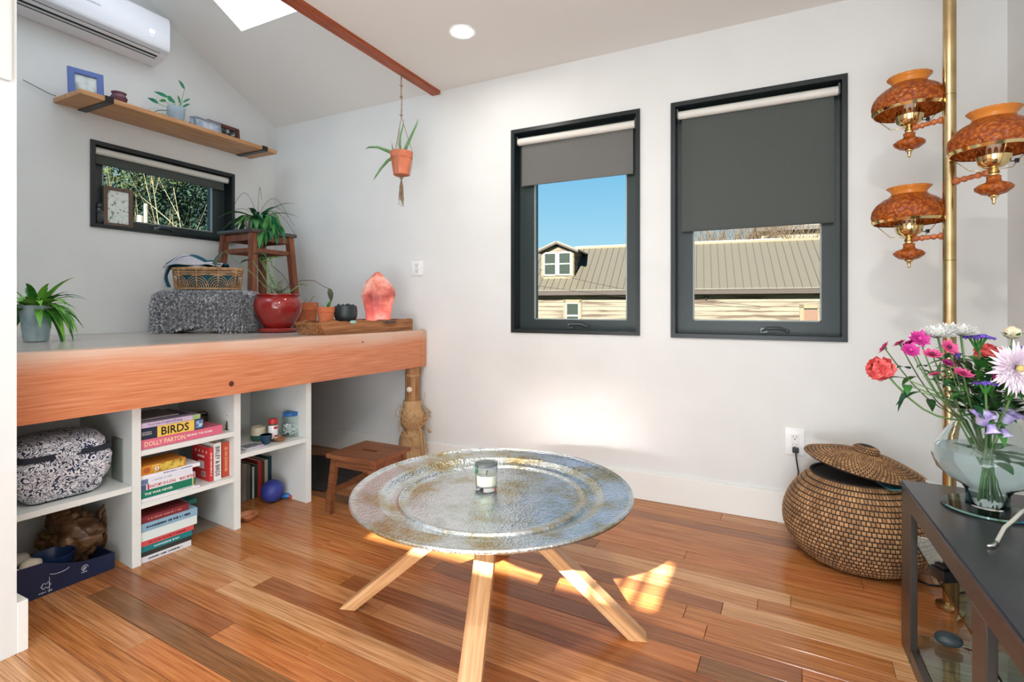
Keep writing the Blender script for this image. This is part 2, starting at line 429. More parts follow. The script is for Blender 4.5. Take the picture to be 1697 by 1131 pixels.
def gl(F, l, r, b, W):
    g0 = F.at(l, 508, q)[0]; g1 = F.at(r, 508, q)[0]
    gz = (F.at(l, b[0], q)[1]+F.at(r, b[1], q)[1])/2
    return g0, g1, gz, W[3]-.075
G1 = gl(FB, 887, 1040, (529.5, 531), W1); G2 = gl(FB, 1149, 1361, (531, 534.5), W2); G3 = gl(FA, 167.5, 350, (364, 383.5), W3)
def zat(F, pts, q): return sum(F.at(x, y, q)[1] for x, y in pts)/len(pts)
window('window_1', FB, W1, G1, zat(FB, [(862, 307.5), (1047, 288)], .043), SH1, zat(FB, [(860, 236), (1050, 206.5)], .028))
window('window_2', FB, W2, G2, zat(FB, [(1130, 384), (1384, 367)], .043), SH2, zat(FB, [(1125, 189), (1384, 154.5)], .028), handle=FB.at(1283, 542, .06)[0])
window('window_3', FA, W3, G3, zat(FA, [(160, 272), (362, 312)], .043), SH2, zat(FA, [(157, 251), (375, 298)], .028), handle=FA.at(271, 377, .06)[0])

# electrical outlets ---------------------------------------------------
def outlet(px, py, w_, h_, label, horizontal=False):
    x, z = FB.at(px, py, 0); t = thing('wall_outlet', (x, 0, z), label, 'outlet')
    MB().box((-w_/2, -.007, -h_/2), (w_/2, -.0003, h_/2), bev=.0025).build('cover_plate', WHITEP, t, world=False, smooth='auto')
    iw, ih = (.033, .068)
    MB().box((-iw/2, -.011, -ih/2), (iw/2, -.0065, ih/2), bev=.002).build('receptacle', mat('receptacle', (226, 226, 222), .35), t, world=False)
    for s in (1, -1):
        mb = MB(); c = s*.018
        for dx in (-.007, .007): mb.box((dx-.001, -.0118, c+.001), (dx+.001, -.0108, c+.009))
        mb.tube([(0, -.0118, c-.006), (0, -.0108, c-.006)], .0028, 8)
        mb.build('socket_slots', BLACK, t, world=False)
    return t
outlet(692, 445, .094, .094, 'white square outlet above the platform, beside the glowing pink salt lamp')
outlet(1317, 731.5, .082, .128, 'white upright outlet with a black cord, above the lidded woven basket')
# ================================================================== PLATFORM AND SHELVING
def mrot(F): return Matrix.Translation(F.o) @ Matrix.Rotation(F.ang, 4, 'Z')
PZ = .8755; BZ = .638
ORW = wood('worn_fir_beam', (192, 112, 72), (210, 134, 94), (222, 160, 124), rough=.35, axis=0, bands=.12, scale=1.5)
# worn, paler top edge of the beam: wear with its own shape
_b = ORW.node_tree.nodes['Principled BSDF']
def wear(m):
    b = m.node_tree.nodes['Principled BSDF']; src = b.inputs['Base Color'].links[0].from_socket
    n = N(m, 'ShaderNodeTexNoise'); n.inputs['Scale'].default_value = 1.0; n.inputs['Detail'].default_value = 5
    L(m, coords(m, (1.7, 8, 9)), n.inputs['Vector'])
    t = N(m, 'ShaderNodeTexCoord'); s = N(m, 'ShaderNodeSeparateXYZ'); L(m, t.outputs['Object'], s.inputs[0])
    a = N(m, 'ShaderNodeMath', operation='MULTIPLY_ADD'); a.inputs[1].default_value = 3.4; a.inputs[2].default_value = -.34
    L(m, s.outputs['Z'], a.inputs[0])
    c = N(m, 'ShaderNodeMath', operation='MULTIPLY'); c.use_clamp = True; L(m, n.outputs['Fac'], c.inputs[0]); L(m, a.outputs[0], c.inputs[1])
    r = N(m, 'ShaderNodeValToRGB'); L(m, c.outputs[0], r.inputs[0]); r.color_ramp.elements[0].position = .08; r.color_ramp.elements[1].position = .22
    r.color_ramp.elements[0].color = (0, 0, 0, 1); r.color_ramp.elements[1].color = (.85, .85, .85, 1)
    mx = N(m, 'ShaderNodeMix', data_type='RGBA'); L(m, r.outputs[0], mx.inputs[0]); L(m, src, mx.inputs[6]); mx.inputs[7].default_value = rgb((214, 186, 166))
    L(m, mx.outputs[2], b.inputs['Base Color'])
wear(ORW)
pl = thing('raised_platform', (1.456, 0, BZ), 'raised platform with a thick worn orange fir beam along its front edge', 'platform', rot=CAB.ang)
LN = 3.6
# in local coords: x<0 towards the viewer, y into the depth
bm_ = MB().box((-LN, 0, 0), (-.012, .085, PZ-BZ), bev=.006); bm_.build('beam', ORW, pl, world=False, smooth='auto')
for kx, kz, r in ((-2.02, .12, .006), (-1.30, .05, .012), (-.55, .19, .005), (-2.2, .05, .004)):
    MB().tube([(kx, -.0004, kz), (kx, -.0012, kz)], [r, r*.9], 12).build('knot', mat('dark_knot', (84, 44, 26), .6), pl, world=False)
TOP = noisy('platform_top_board', [(.3, (160, 150, 138)), (.7, (186, 180, 172))], scale=2.2, stretch=(.6, 3, 1), rough=.22)
Mi = MW[pl.name].inverted()
tp = [Mi @ Vector(p) for p in ((.002, -.004, PZ), (1.37, -.004, PZ), (1.05, -3.5, PZ), (.002, -3.5, PZ))]
MB().extr([Vector((q.x, q.y, PZ-BZ-.022)) for q in tp], (0, 0, .021)).build('top_board', TOP, pl, world=False)

# open white shelving
CABW = noisy('shelf_paint', [(.3, (218, 222, 218)), (.7, (226, 229, 226))], scale=4, rough=.4)
dv = [-.811, -1.213, -1.599]; dt = .031
def fx(px, q=0): return CAB.at(px, 508, q)[0]
D3, D2, D1 = fx(516), fx(399), fx(234)
D0 = -2.02
cb = thing('open_bookcase', (1.376, 0, 0), 'white open bookcase with three bays built in under the platform beam', 'bookcase', rot=CAB.ang)
DEP = .50; ZT = BZ+.19
for x in (D3, D2, D1, D0):
    MB().box((x-dt, 0, 0), (x, DEP, ZT), bev=.0015).build('divider_panel', CABW, cb, world=False)
def shelf(xa, xb, z, t=.022, nm='shelf_board'): return MB().box((xa+.0005, .002, z-t), (xb-dt-.0005, DEP-.001, z), bev=.001).build(nm, CABW, cb, world=False)
S1 = .325; S2a = .455; S2b = .245; S3 = .342
shelf(D0, D1, S1); shelf(D1, D2, S2a); shelf(D1, D2, S2b); shelf(D2, D3, S3)
MB().box((D0, DEP, 0), (D3-dt, DEP+.012, ZT)).build('back_panel', CABW, cb, world=False)

# twine-wrapped post carrying the beam end ---------------------------------
TW = noisy('sisal_twine', [(.3, (170, 128, 84)), (.7, (220, 184, 138))], scale=120, stretch=(1, 1, 3), rough=.85, bmp=.5, bdist=.003)
pc = (1.40, -.085)
po = thing('twine_wrapped_post', (pc[0], pc[1], 0), 'round timber post wrapped in loose sisal twine beneath the beam end', 'post')
PW_ = wood('peeled_log', (112, 74, 40), (156, 112, 70), (182, 140, 96), rough=.6, axis=2)
MB().lathe([(.052, .003), (.05, .2), (.047, .45), (.046, BZ-.001)], 24).build('log', PW_, po, world=False, smooth='auto')
mb = MB(); prof = []
for i in range(150):
    z = .004+i*.0028; t = i/150
    base = .060+.020*math.exp(-((z-.30)/.06)**2)+.022*math.exp(-((z-.13)/.10)**2)-.004*(z > .36)-.018*math.exp(-((z-.235)/.02)**2)
    prof.append((base+.0018*math.sin(i*math.pi), z))
bumpy = [(r+(.002 if i % 2 else -.001), z) for i, (r, z) in enumerate(prof)]
mb.lathe(bumpy, 26, mod=lambda r, z, a: r*(1+.05*math.sin(3*a+z*20)+.03*math.sin(7*a-z*31))).build('twine_wrapping', TW, po, world=False, smooth=True)
mb = MB(); rr = random.Random(5)
for k in range(16):
    a0 = rr.uniform(3.6, 6.6); z0 = rr.uniform(.10, .42); pts = []
    sp_ = rr.uniform(1.2, 2.8); dz = rr.uniform(-.12, .08)
    for i in range(14):
        t = i/13; a = a0+sp_*t; rad = .085+.03*math.sin(math.pi*t)*rr.uniform(.6, 1.3); pts.append((rad*math.cos(a), rad*math.sin(a), max(.02, z0+dz*t-.05*math.sin(math.pi*t))))
    mb.tube(pts, .0024, 5)
for k in range(5):
    a = rr.uniform(4.9, 6.2); r0 = .09
    mb.tube([(r0*math.cos(a), r0*math.sin(a), .33-.03*k), (1.3*r0*math.cos(a+.1), 1.3*r0*math.sin(a+.1), .24), (1.35*r0*math.cos(a+.2), 1.35*r0*math.sin(a+.2), .12), (1.45*r0*math.cos(a+.3), 1.45*r0*math.sin(a+.3), .03)], .0024, 5)
mb.build('loose_twine_strand', TW, po, world=False, smooth=True)
mb = MB()
for z in (.585, .592): mb.tube([(.0485*math.cos(a), .0485*math.sin(a), z+.004*math.sin(2*a)) for a in [i*math.pi/12 for i in range(25)]], .0022, 5, cap=False)
mb.build('tied_cord', TW, po, world=False)
tv = Vector((.32, -.95, 0)).normalized()
MB().ball(tv*.062+Vector((0, 0, .50)), .019, 2, nz=.06, ns=4).build('felt_ball', noisy('felt', [(.3, (214, 202, 180)), (.7, (238, 230, 214))], scale=60, rough=.95, bmp=.5), po, world=False, smooth=True)
MB().tube([tv*.052+Vector((0, 0, .583)), tv*.055+Vector((0, 0, .515))], .0012, 5).build('black_thread', BLACK, po, world=False)
# twine trailing down over the beam end
xx = PLF.at(703, 570, -.003)[0]
mb = MB().tube([(xx, .02, PZ+.003), (xx+.004, -.003, PZ+.002), (xx-.016, -.004, PZ-.04), (xx-.022, -.004, PZ-.09), (xx-.014, -.004, PZ-.15), (xx-.017, -.004, PZ-.20), (xx-.02, -.003, BZ-.006), (xx-.012, .012, BZ-.05)], .0022, 6)
mb.xf(mrot(PLF)); tag(mb.build('twine_strand', TW, None, smooth=True), 'pale loose twine strand hanging down over the platform beam end', 'string')

# ================================================================== BOOKS
def cabthing(name, x, y, z, label, cat, rot=0, group=None):
    P = CAB.p(x, y, z); return thing(name, P, label, cat, rot=CAB.ang+rot, group=group)
def marks(parent, c, w_, h, m, vert=False):
    'illegible small print as a row of uneven strokes'
    r_ = random.Random(int(w_*9000+h*7000)); x = -w_/2; mb = MB()
    while x < w_/2-.003:
        l_ = r_.uniform(.002, .006); hh = h*r_.uniform(.55, 1)/2
        if vert: mb.box((c[0]-hh, c[1], c[2]-x-l_), (c[0]+hh, c[1]-.0004, c[2]-x))
        else: mb.box((c[0]+x, c[1], c[2]-hh), (c[0]+x+l_, c[1]-.0004, c[2]+hh))
        x += l_+(r_.uniform(.001, .002) if r_.random() < .8 else .006)
    return tag(mb.build('small_print', m, parent, world=False), kind='stuff')
def flatbook(x0, x1, z0, th, label, cov, q=.012, dep=.19, title=None, tcol=(20, 20, 20), bold=False, tw=.8, tx=.5, th_k=.55, group=None, extra=None, rot=0, pages=True):
    t = cabthing('book', (x0+x1)/2, q, z0, label, 'book', group=group, rot=rot)
    w2 = (x1-x0)/2; c = 'book_cover_%d_%d_%d' % tuple(cov); m = mat(c, cov, .45); e = .0022
    mb = MB().box((-w2, 0, 0), (w2, dep, e)).box((-w2, 0, th-e), (w2, dep, th)).box((-w2, 0, e), (w2, e, th-e))
    mb.build('cover', m, t, world=False)
    MB().box((-w2+.003, e, e), (w2-.003, dep-.003, th-e)).build('page_block', PAPER, t, world=False)
    if title and title[0] == '#':
        marks(t, (-w2+2*w2*tx, -.0006, th/2), 2*w2*tw, th*th_k*.6, mat('print_%d_%d_%d' % tuple(tcol), tcol, .6))
    elif title:
        text(t, title, (-w2+2*w2*tx, -.0006, th/2), 2*w2*tw, th*th_k, mat('print_%d_%d_%d' % tuple(tcol), tcol, .6), bold=bold, name='spine_lettering')
    for (a, b, col, nm) in (extra or []):
        MB().box((-w2+2*w2*a, -.0004, .0004), (-w2+2*w2*b, .0002, th-.0004)).build(nm, mat('band_%d_%d_%d' % tuple(col), col, .5), t, world=False)
    return t
def upbook(x0, x1, z0, h, dep, label, cov, q=.02, title=None, tcol=(20, 20, 20), lean=0, group=None, tw=.7, pages_front=False):
    th = x1-x0; t = cabthing('book', (x0+x1)/2, q, z0, label, 'book', group=group)
    w2 = th/2; m = mat('book_cover_%d_%d_%d' % tuple(cov), cov, .45); e = min(.002, th*.2)
    MB().box((-w2, 0, 0), (-w2+e, dep, h)).box((w2-e, 0, 0), (w2, dep, h)).box((-w2+e, 0, 0), (w2-e, e, h)).build('cover', m, t, world=False)
    MB().box((-w2+e, e, .003), (w2-e, dep-.004, h-.003)).build('page_block', PAPER, t, world=False)
    if title == '#': marks(t, (0, -.0006, h*.5), h*tw, th*.4, mat('print_%d_%d_%d' % tuple(tcol), tcol, .6), vert=True)
    elif title: text(t, title, (0, -.0006, h*.5), h*tw, th*.6, mat('print_%d_%d_%d' % tuple(tcol), tcol, .6), xa=(0, 0, -1), ya=(1, 0, 0), bold=True, name='spine_lettering')
    return t
G = 'books lying flat and standing in the middle bay of the bookcase'
a0 = D1+.002
def bx(px, q=.012): return CAB.at(px, 508, q)[0]
z = S2a+.0008
flatbook(a0, bx(368.7), z, .038, 'pink flat book with cream lettering, lowest on the top middle shelf', (214, 106, 132), title='DOLLY PARTON', tcol=(236, 206, 170), bold=True, tw=.47, tx=.28, th_k=.5, group=G)
text(bpy.data.objects['book'], 'BEHIND THE SEAMS', (.065, -.0006, .021), .105, .009, mat('print_w', (240, 228, 222), .6), bold=True, name='spine_lettering')
z += .0385
b = flatbook(a0, bx(337.5), z, .046, 'yellow and navy bird guide lying on top of the pink book', (34, 46, 66), title='BIRDS', tcol=(24, 22, 18), bold=True, tw=.44, tx=.53, th_k=.74, group=G, extra=[(.25, .84, (232, 196, 92), 'spine_label')])
b2 = bpy.data.objects[b.name]
for s_, zz in (('NATIONAL', .028), ('GEOGRAPHIC', .020)): text(b2, s_, (-.0985, -.0006, zz), .036, .0055, mat('print_w', (240, 228, 222), .6), name='spine_lettering')
MB().box((.087, -.0012, .006), (.117, .0001, .04)).build('spine_picture', noisy('blue_bird_print', [(.3, (30, 60, 100)), (.5, (120, 160, 205)), (.7, (235, 240, 245))], scale=60, rough=.4), b2, world=False)
for v in b2.children:
    if v.name.startswith('spine_lettering'): pass
z += .0465
flatbook(a0, bx(332), z, .020, 'lilac paperback with script title on the bird guide', (204, 186, 214), title='Soul Side Songbird Riding', tcol=(70, 52, 96), tw=.56, tx=.40, th_k=.6, group=G, extra=[(.86, .995, (158, 190, 128), 'spine_label')])
z += .0205
flatbook(a0, bx(318), z, .007, 'thin dark patterned magazine on the lilac paperback', (92, 84, 96), q=.02, group=G)
flatbook(a0+.004, bx(300), z+.0075, .006, 'thin grey magazine topmost on the upper book pile', (128, 122, 124), q=.03, group=G)
# middle shelf
z = S2b+.0008
flatbook(a0, bx(330), z, .006, 'white flat booklet with red edge at the base of the second pile', (228, 226, 228), q=.008, group=G, extra=[(0, 1, (236, 232, 234), 'paper_edge')])
flatbook(a0, bx(322), z+.0065, .006, 'thin pale booklet with small black print near the pile base', (222, 222, 230), q=.008, group=G, title='#', tw=.3, tx=.82, th_k=.5); z += .013
flatbook(a0, bx(323.5), z, .031, 'green cloth-spined book in the second pile', (18, 118, 92), group=G, title='THE WAR NEVER', tcol=(226, 236, 226), bold=True, tw=.5, tx=.32, th_k=.3, extra=[(.94, .965, (206, 190, 120), 'gilt_band')]); z += .0315
flatbook(a0, bx(323.5), z, .023, 'white book with red capital letters above the green book', (232, 230, 236), group=G, title='ANATOMY OF A SONG  *  MARC MYERS', tcol=(168, 40, 48), bold=True, tw=.82, tx=.56, th_k=.6, extra=[(0, .1, (70, 92, 128), 'spine_label'), (.12, .15, (190, 44, 54), 'spine_band'), (.965, .985, (150, 60, 70), 'spine_end')]); z += .0235
flatbook(a0+.002, bx(319), z, .021, 'white paperback with faint print over the red-lettered book', (222, 226, 236), group=G, title='#', tcol=(170, 150, 165), tw=.4, tx=.4, th_k=.4, extra=[(0, .13, (96, 120, 156), 'spine_label')]); z += .0215
flatbook(a0, bx(331), z, .015, 'white slim book with small blue capitals under the orange box', (230, 230, 236), group=G, title='#', tcol=(50, 70, 130), tw=.5, tx=.62, th_k=.5, rot=R(-1)); z += .0155
# orange box
t = cabthing('game_box', (a0+bx(308))/2, .014, z, 'orange and yellow boxed set lying on top of the second pile', 'box')
w2 = (bx(308)-a0)/2
MB().box((-w2, 0, 0), (w2, .13, .036), bev=.001).build('carton', mat('orange_card', (208, 134, 44), .5), t, world=False)
MB().box((-w2*.5, -.0008, .002), (w2*.9, 0, .034)).build('printed_panel', noisy('yellow_print', [(.35, (96, 92, 40)), (.5, (206, 176, 74)), (.62, (220, 190, 96))], scale=40, rough=.5), t, world=False)
for cx, rr_, cc in ((-w2*.72, .012, (170, 90, 40)), (-w2*.3, .011, (230, 120, 60))):
    MB().tube([(cx, -.0009, .018), (cx, -.0015, .018)], rr_, 20).build('emblem', mat('emb_%d' % cc[1], cc, .5), t, world=False)
MB().tube([(-w2*.3, -.0016, .018), (-w2*.3, -.002, .018)], .008, 20).build('emblem', mat('emb_w', (236, 232, 220), .5), t, world=False)
text(t, 'S', (-w2*.3, -.0026, .018), .006, .009, mat('print_20_20_20', (20, 20, 20), .6), bold=True)
# standing books, middle shelf
zz = S2b+.0008
r_b = upbook(bx(347, .03), bx(353, .03), zz, .150, .145, 'red hardback standing with its printed back facing out', (202, 54, 58), q=.03, group=G, title='#', tcol=(240, 226, 220))
th = (bx(353, .03)-bx(347, .03))/2
side = lambda c, w_, h, col, nm, pr=.0006: MB().box((-th-pr, c[0]-w_/2, c[1]-h/2), (-th, c[0]+w_/2, c[1]+h/2)).build(nm, mat('lbl_%d%d%d' % col, col, .5), r_b, world=False)
for i in range(4): side((.025+i*.03, .128), .008, .011, (232, 196, 170), 'cover_emblem')
side((.07, .068), .05, .034, (206, 206, 204), 'price_label'); side((.05, .028), .032, .022, (220, 214, 212), 'barcode_label')
for i in range(9): side((.037+i*.003, .028), .0012, .017, (40, 36, 40), 'barcode_bar', .001)
for k_ in range(9): side((.045+.0065*k_, .106), .004, .009, (240, 226, 220), 'cover_print')
upbook(bx(354.5, .03), bx(366.5, .03), zz, .166, .16, 'white hardback with tall black letters standing between two red books', (226, 224, 220), q=.03, title='BIRLEY & BIRDS', tcol=(34, 34, 38), group=G, tw=.8)
upbook(bx(368, .04), bx(381, .04), zz, .160, .15, 'rust red hardback standing nearest the bay side', (184, 74, 52), q=.04, title='#', tcol=(222, 150, 110), group=G)
# floor pile, bottom up
z = .001
G2 = 'large books piled on the floor in the middle bay'
for (px, th_, cov, lab, ti, tc_, tw_) in [
    (317, .024, (214, 216, 222), 'white flat book with small dark print, lowest on the floor pile', '#', (40, 40, 46), .7),
    (318.5, .018, (52, 54, 52), 'charcoal flat book second from the floor', None, None, 0),
    (318, .022, (26, 122, 128), 'teal flat book in the middle of the floor pile', '#', (200, 226, 226), .5),
    (321, .020, (206, 82, 84), 'coral red flat book under the thick white one', '#', (120, 30, 40), .7),
    (326.5, .036, (216, 228, 226), 'thick white flat book in the floor pile', None, None, 0),
    (327, .033, (136, 172, 196), 'sky blue and black patterned book under the maroon one', '#', (26, 34, 44), .8),
    (314, .026, (126, 44, 52), 'maroon flat book topmost on the floor pile', '#', (196, 130, 120), .7)]:
    flatbook(a0, bx(px), z, th_, lab, cov, q=.012 if px > 315 else .016, dep=.22, title=ti, tcol=tc_ or (0, 0, 0), tw=tw_, th_k=.5, group=G2); z += th_+.0006
flatbook(bx(316, .05), bx(330, .05), z-.026, .018, 'teal small book peeking out behind the maroon one', (32, 120, 116), q=.07, dep=.16, group=G2)
MB().box((D1+.001, .115, .0002), (D2-dt-.001, DEP-.002, .0012)).build('base_board', noisy('grey_subfloor', [(.3, (120, 108, 96)), (.7, (150, 138, 126))], scale=9, rough=.7), cb, world=False)
# bronze figurines on the top middle shelf
BRZ = noisy('aged_bronze', [(.3, (50, 40, 28)), (.7, (112, 92, 62))], scale=60, rough=.45, metal=.4)
xx, _ = CAB.at(380, 700, .06)
t = cabthing('bronze_figurine', xx, .06, S2a+.0008, 'small dark bronze dancing figure at the right of the pink book', 'figurine')
t['label'] = 'small dark bronze dancing figure beyond the end of the pink book'
mb = MB().tube([(-.004, 0, 0), (-.008, 0, .018), (-.006, 0, .035), (.004, 0, .055), (.012, 0, .068)], [.008, .010, .008, .011, .006], 8)
mb.tube([(.01, 0, 0), (.012, 0, .012), (-.004, 0, .032)], [.009, .006, .007], 8).ball((.016, 0, .078), .0085, 2).tube([(.004, 0, .058), (.018, -.01, .05), (.02, -.012, .03)], .003, 6)
mb.tube([(.006, 0, .06), (-.012, 0, .066)], .003, 6).box((-.016, -.012, 0), (.02, .012, .004))
mb.build('figure', BRZ, t, world=False, smooth=True)
xx, _ = CAB.at(352, 700, .12)
t = cabthing('bronze_bowl', xx, .22, S2a+.0008, 'tiny dark bronze bowl behind the pink book', 'bowl')
MB().lathe([(.016, 0), (.026, .012), (.03, .055), (.028, .055), (.022, .02), (0, .012)], 20).build('bowl', BRZ, t, world=False, smooth='auto')
MB().tube([(.03*math.cos(a), 0, .055+.018*math.sin(a)) for a in [i*math.pi/8 for i in range(9)]], .003, 6).build('handle', BRZ, t, world=False)

# ---- bay 3 contents
def cp(px, z, y=None, D=None):
    "point on a horizontal surface at height z along the column px at cab depth y"
    return CAB.at(px, 508, y)[0]
z3 = S3+.0008
def item(name, px, y, z, label, cat, **k): return cabthing(name, cp(px, 0, y), y, z, label, cat, **k)
t = item('papers', 420, .07, z3, 'stack of printed papers at the near end of the right bay shelf', 'papers')
t.name = 'paper_stack'; MW[t.name] = MW['papers']
for k, (dx, rt, w_, d_) in enumerate([(0, .05, .07, .10), (.004, -.12, .066, .09), (-.006, .1, .06, .085)]):
    MB().box((-w_, -d_/2, 0), (w_*.55, d_/2, .003)).xf(Matrix.Translation((dx, 0, .0035*k)) @ Matrix.Rotation(rt, 4, 'Z')).build('paper_sheet', mat('paper_%d' % k, [(214, 212, 222), (176, 150, 160), (214, 220, 230)][k], .6), t, world=False)
mb = MB()
for k in range(7): mb.box((-.05+k*.011, -.035+.004*(k % 3), .0106), (-.045+k*.011, .03-.005*(k % 2), .0112))
mb.build('printed_lines', mat('print_20_20_20', (20, 20, 20), .6), t, world=False)
t = item('ceramic_mug', 428, .17, z3, 'cream and green banded ceramic cup behind the small blue bowl', 'cup')
MB().lathe([(.028, 0), (.034, .008), (.036, .03), (.034, .03)], 28).build('lower_band', mat('green_glaze', (48, 96, 84), .25), t, world=False, smooth='auto')
MB().lathe([(.036, .03), (.037, .052), (.036, .068), (.033, .070), (.032, .06), (.0, .03)], 28).build('cup', mat('cream_glaze', (206, 196, 170), .3), t, world=False, smooth='auto')
t = item('blue_bowl', 441, .07, z3, 'small dark blue cup with a silver inside on the shelf', 'cup')
MB().lathe([(.015, 0), (.020, .01), (.027, .03), (.028, .046), (.0265, .047)], 28).build('cup', mat('navy_glaze', (32, 62, 84), .25), t, world=False, smooth='auto')
MB().lathe([(.0265, .047), (.025, .03), (.014, .014), (0, .012)], 28).build('lining', mat('silver_lining', (180, 186, 190), .25, metal=.8), t, world=False, smooth='auto')
t = item('spice_jar', 452.5, .10, z3, 'white labelled spice jar with a red lid on the shelf', 'jar')
MB().lathe([(.02, 0), (.022, .004), (.022, .082), (.018, .088), (0, .088)], 24).build('jar_body', mat('spice_brown', (92, 70, 52), .3), t, world=False, smooth='auto')
MB().lathe([(.0224, .012), (.0226, .013), (.0226, .078), (.0224, .079)], 24).build('label', WHITEP, t, world=False, smooth='auto')
MB().lathe([(.0215, .088), (.0225, .089), (.0225, .108), (.021, .111), (0, .111)], 24, mod=lambda r, z_, a: r*(1+.015*math.cos(24*a))).build('lid', mat('red_lid', (186, 40, 44), .4), t, world=False, smooth='auto')
MB().box((-.010, -.0236, .062), (.010, -.0215, .074), bev=.002).build('label_mark', mat('red_print', (178, 44, 50), .5), t, world=False)
MB().box((-.008, -.0236, .022), (.012, -.0215, .03)).build('label_mark', mat('red_print', (178, 44, 50), .5), t, world=False)
t = item('saucer_bowl', 463.5, .055, z3, 'shallow brown clay dish in front of the lidded glass jar', 'dish')
MB().lathe([(.014, 0), (.018, .003), (.032, .018), (.0305, .019), (.016, .006), (0, .005)], 28).build('dish', noisy('clay_dish', [(.3, (128, 84, 52)), (.7, (170, 120, 82))], scale=20, rough=.5), t, world=False, smooth='auto')
JG = mat('clear_glass', (240, 248, 246), .03, trans=1, ior=1.12, spec=.4)
t = item('glass_jar', 482.5, .11, z3, 'clear glass jar with a blue lid half filled with white tablets', 'jar')
MB().lathe([(.040, 0), (.046, .006), (.047, .03), (.047, .09), (.040, .108), (.038, .112), (.036, .11), (.044, .09), (.044, .01), (0, .006)], 36).build('jar_glass', JG, t, world=False, smooth='auto')
MB().lathe([(.041, .108), (.042, .109), (.043, .126), (.040, .129), (0, .129)], 36).build('lid', noisy('blue_lid', [(.45, (28, 84, 150)), (.6, (40, 110, 176)), (.68, (200, 220, 235))], scale=70, rough=.35), t, world=False, smooth='auto')
mb = MB(); rr = random.Random(8)
for k in range(150):
    a = rr.uniform(0, 6.28); r = .037*math.sqrt(rr.random()); zz = .010+.055*rr.random()
    mb.ball((r*math.cos(a), r*math.sin(a), zz), .0058, 1, sc=(1.1, .8, .6))
tag(mb.build('tablets', WHITEP, t, world=False, smooth=True), kind='stuff')
# lower: books standing
G3 = 'old books standing in a row on the floor of the right bay'
G3 = 'old books standing in a row behind the blue ball'
q = .30
spec = [(408.5, .262, (128, 124, 116), 'grey beige standing book at the near end of the row'), (415, .250, (100, 96, 90), 'taupe standing book beside the dark ones behind the ball'),
        (418, .232, (36, 40, 38), 'black standing book in the row behind the blue ball'), (421.5, .225, (190, 196, 188), 'white standing book between two dark ones'),
        (427, .236, (38, 50, 48), 'dark green-black standing book behind the ball'), (433.5, .258, (168, 52, 42), 'bright red standing book behind the ball'),
        (438.5, .240, (104, 46, 42), 'dark red standing book behind the ball'), (444, .250, (178, 172, 156), 'beige standing book behind the ball'),
        (452, .270, (24, 66, 74), 'dark teal standing book behind the ball'), (460.5, .272, (28, 78, 66), 'bottle green standing book at the far end of the row')]
x = CAB.at(400.6, 508, q)[0]
for px1, h, cov, lab in spec:
    xb = CAB.at(px1, 508, q)[0]
    upbook(x, xb-.0008, .001, h*.75, .15, lab, cov, q=q, group=G3); x = xb
# wooden bowl, ball, bottle
P = hz(407, 826, .0); x_, y_, _ = CAB.loc(P)
t = cabthing('wooden_bowl', cp(412, 0, .075)-.012, .062, 0.0005, 'reddish brown wooden bowl lying beside the blue ball', 'bowl')
MB().lathe([(.022, 0), (.03, .004), (.046, .026), (.0435, .028), (.026, .010), (0, .008)], 32).build('bowl', wood('bowl_wood', (140, 78, 50), (176, 112, 76), (204, 144, 106), axis=0), t, world=False, smooth='auto')
def groundthing(name, px, py, label, cat, z=0, rot=0, off=0, group=None):
    P = hz(px, py, z); P = P + FH*off; return thing(name, P, label, cat, rot=rot, group=group)
t = groundthing('exercise_ball', 447, 836, 'matte royal blue ball on the floor before the bookcase', 'ball', off=.03)
MB().ball((0, 0, .0585), .058, 4).build('ball', noisy('blue_vinyl', [(.3, (42, 52, 128)), (.7, (52, 64, 146))], scale=6, rough=.5), t, world=False, smooth=True)
MB().tube([(.02, -.051, .08), (.0205, -.0525, .081)], .004, 10).build('valve', mat('blue_valve', (30, 40, 100), .4), t, world=False)
P = hz(470, 830, 0)
t = groundthing('toy_rocket', 472, 829, 'small blue bottle with a red cap beside the ball', 'bottle', rot=R(26.5), off=.02)
t.name = 'small_bottle'; MW[t.name] = MW['toy_rocket']
MB().tube([(-.04, 0, .014), (-.03, 0, .015), (.012, 0, .014), (.018, 0, .011)], [.010, .0135, .0125, .009], 16).build('bottle_body', mat('bright_blue', (34, 110, 176), .3), t, world=False, smooth='auto')
MB().tube([(.018, 0, .011), (.033, 0, .011), (.035, 0, .011)], [.0095, .009, .006], 16).build('cap', mat('red_cap', (206, 60, 48), .35), t, world=False, smooth='auto')

# ---- bay 1 contents
def scroll(name, dark, light, sc=26):
    m = mat(name, light, .7); b = m.node_tree.nodes['Principled BSDF']
    n1 = N(m, 'ShaderNodeTexNoise'); n1.inputs['Scale'].default_value = sc*.8; n1.inputs['Detail'].default_value = 1.5; n1.inputs['Distortion'].default_value = 1.6
    L(m, coords(m), n1.inputs['Vector'])
    mu = N(m, 'ShaderNodeMath', operation='MULTIPLY'); mu.inputs[1].default_value = 7.5; L(m, n1.outputs['Fac'], mu.inputs[0])
    pp = N(m, 'ShaderNodeMath', operation='PINGPONG'); pp.inputs[1].default_value = .5; L(m, mu.outputs[0], pp.inputs[0])
    r = ramp(m, pp.outputs[0], [(.18, dark), (.24, light)]); L(m, r.outputs[0], b.inputs['Base Color']); return m
SCR = scroll('scrollwork_fabric', (34, 48, 76), (222, 224, 230), 36)
xl = CAB.at(20, 508, .03)[0]; xr = CAB.at(193, 508, .03)[0]
t = cabthing('picnic_basket', (xl+xr)/2, .025, S1+.0008, 'black and white scroll-patterned cooler basket with black straps', 'basket')
w2 = (xr-xl)/2
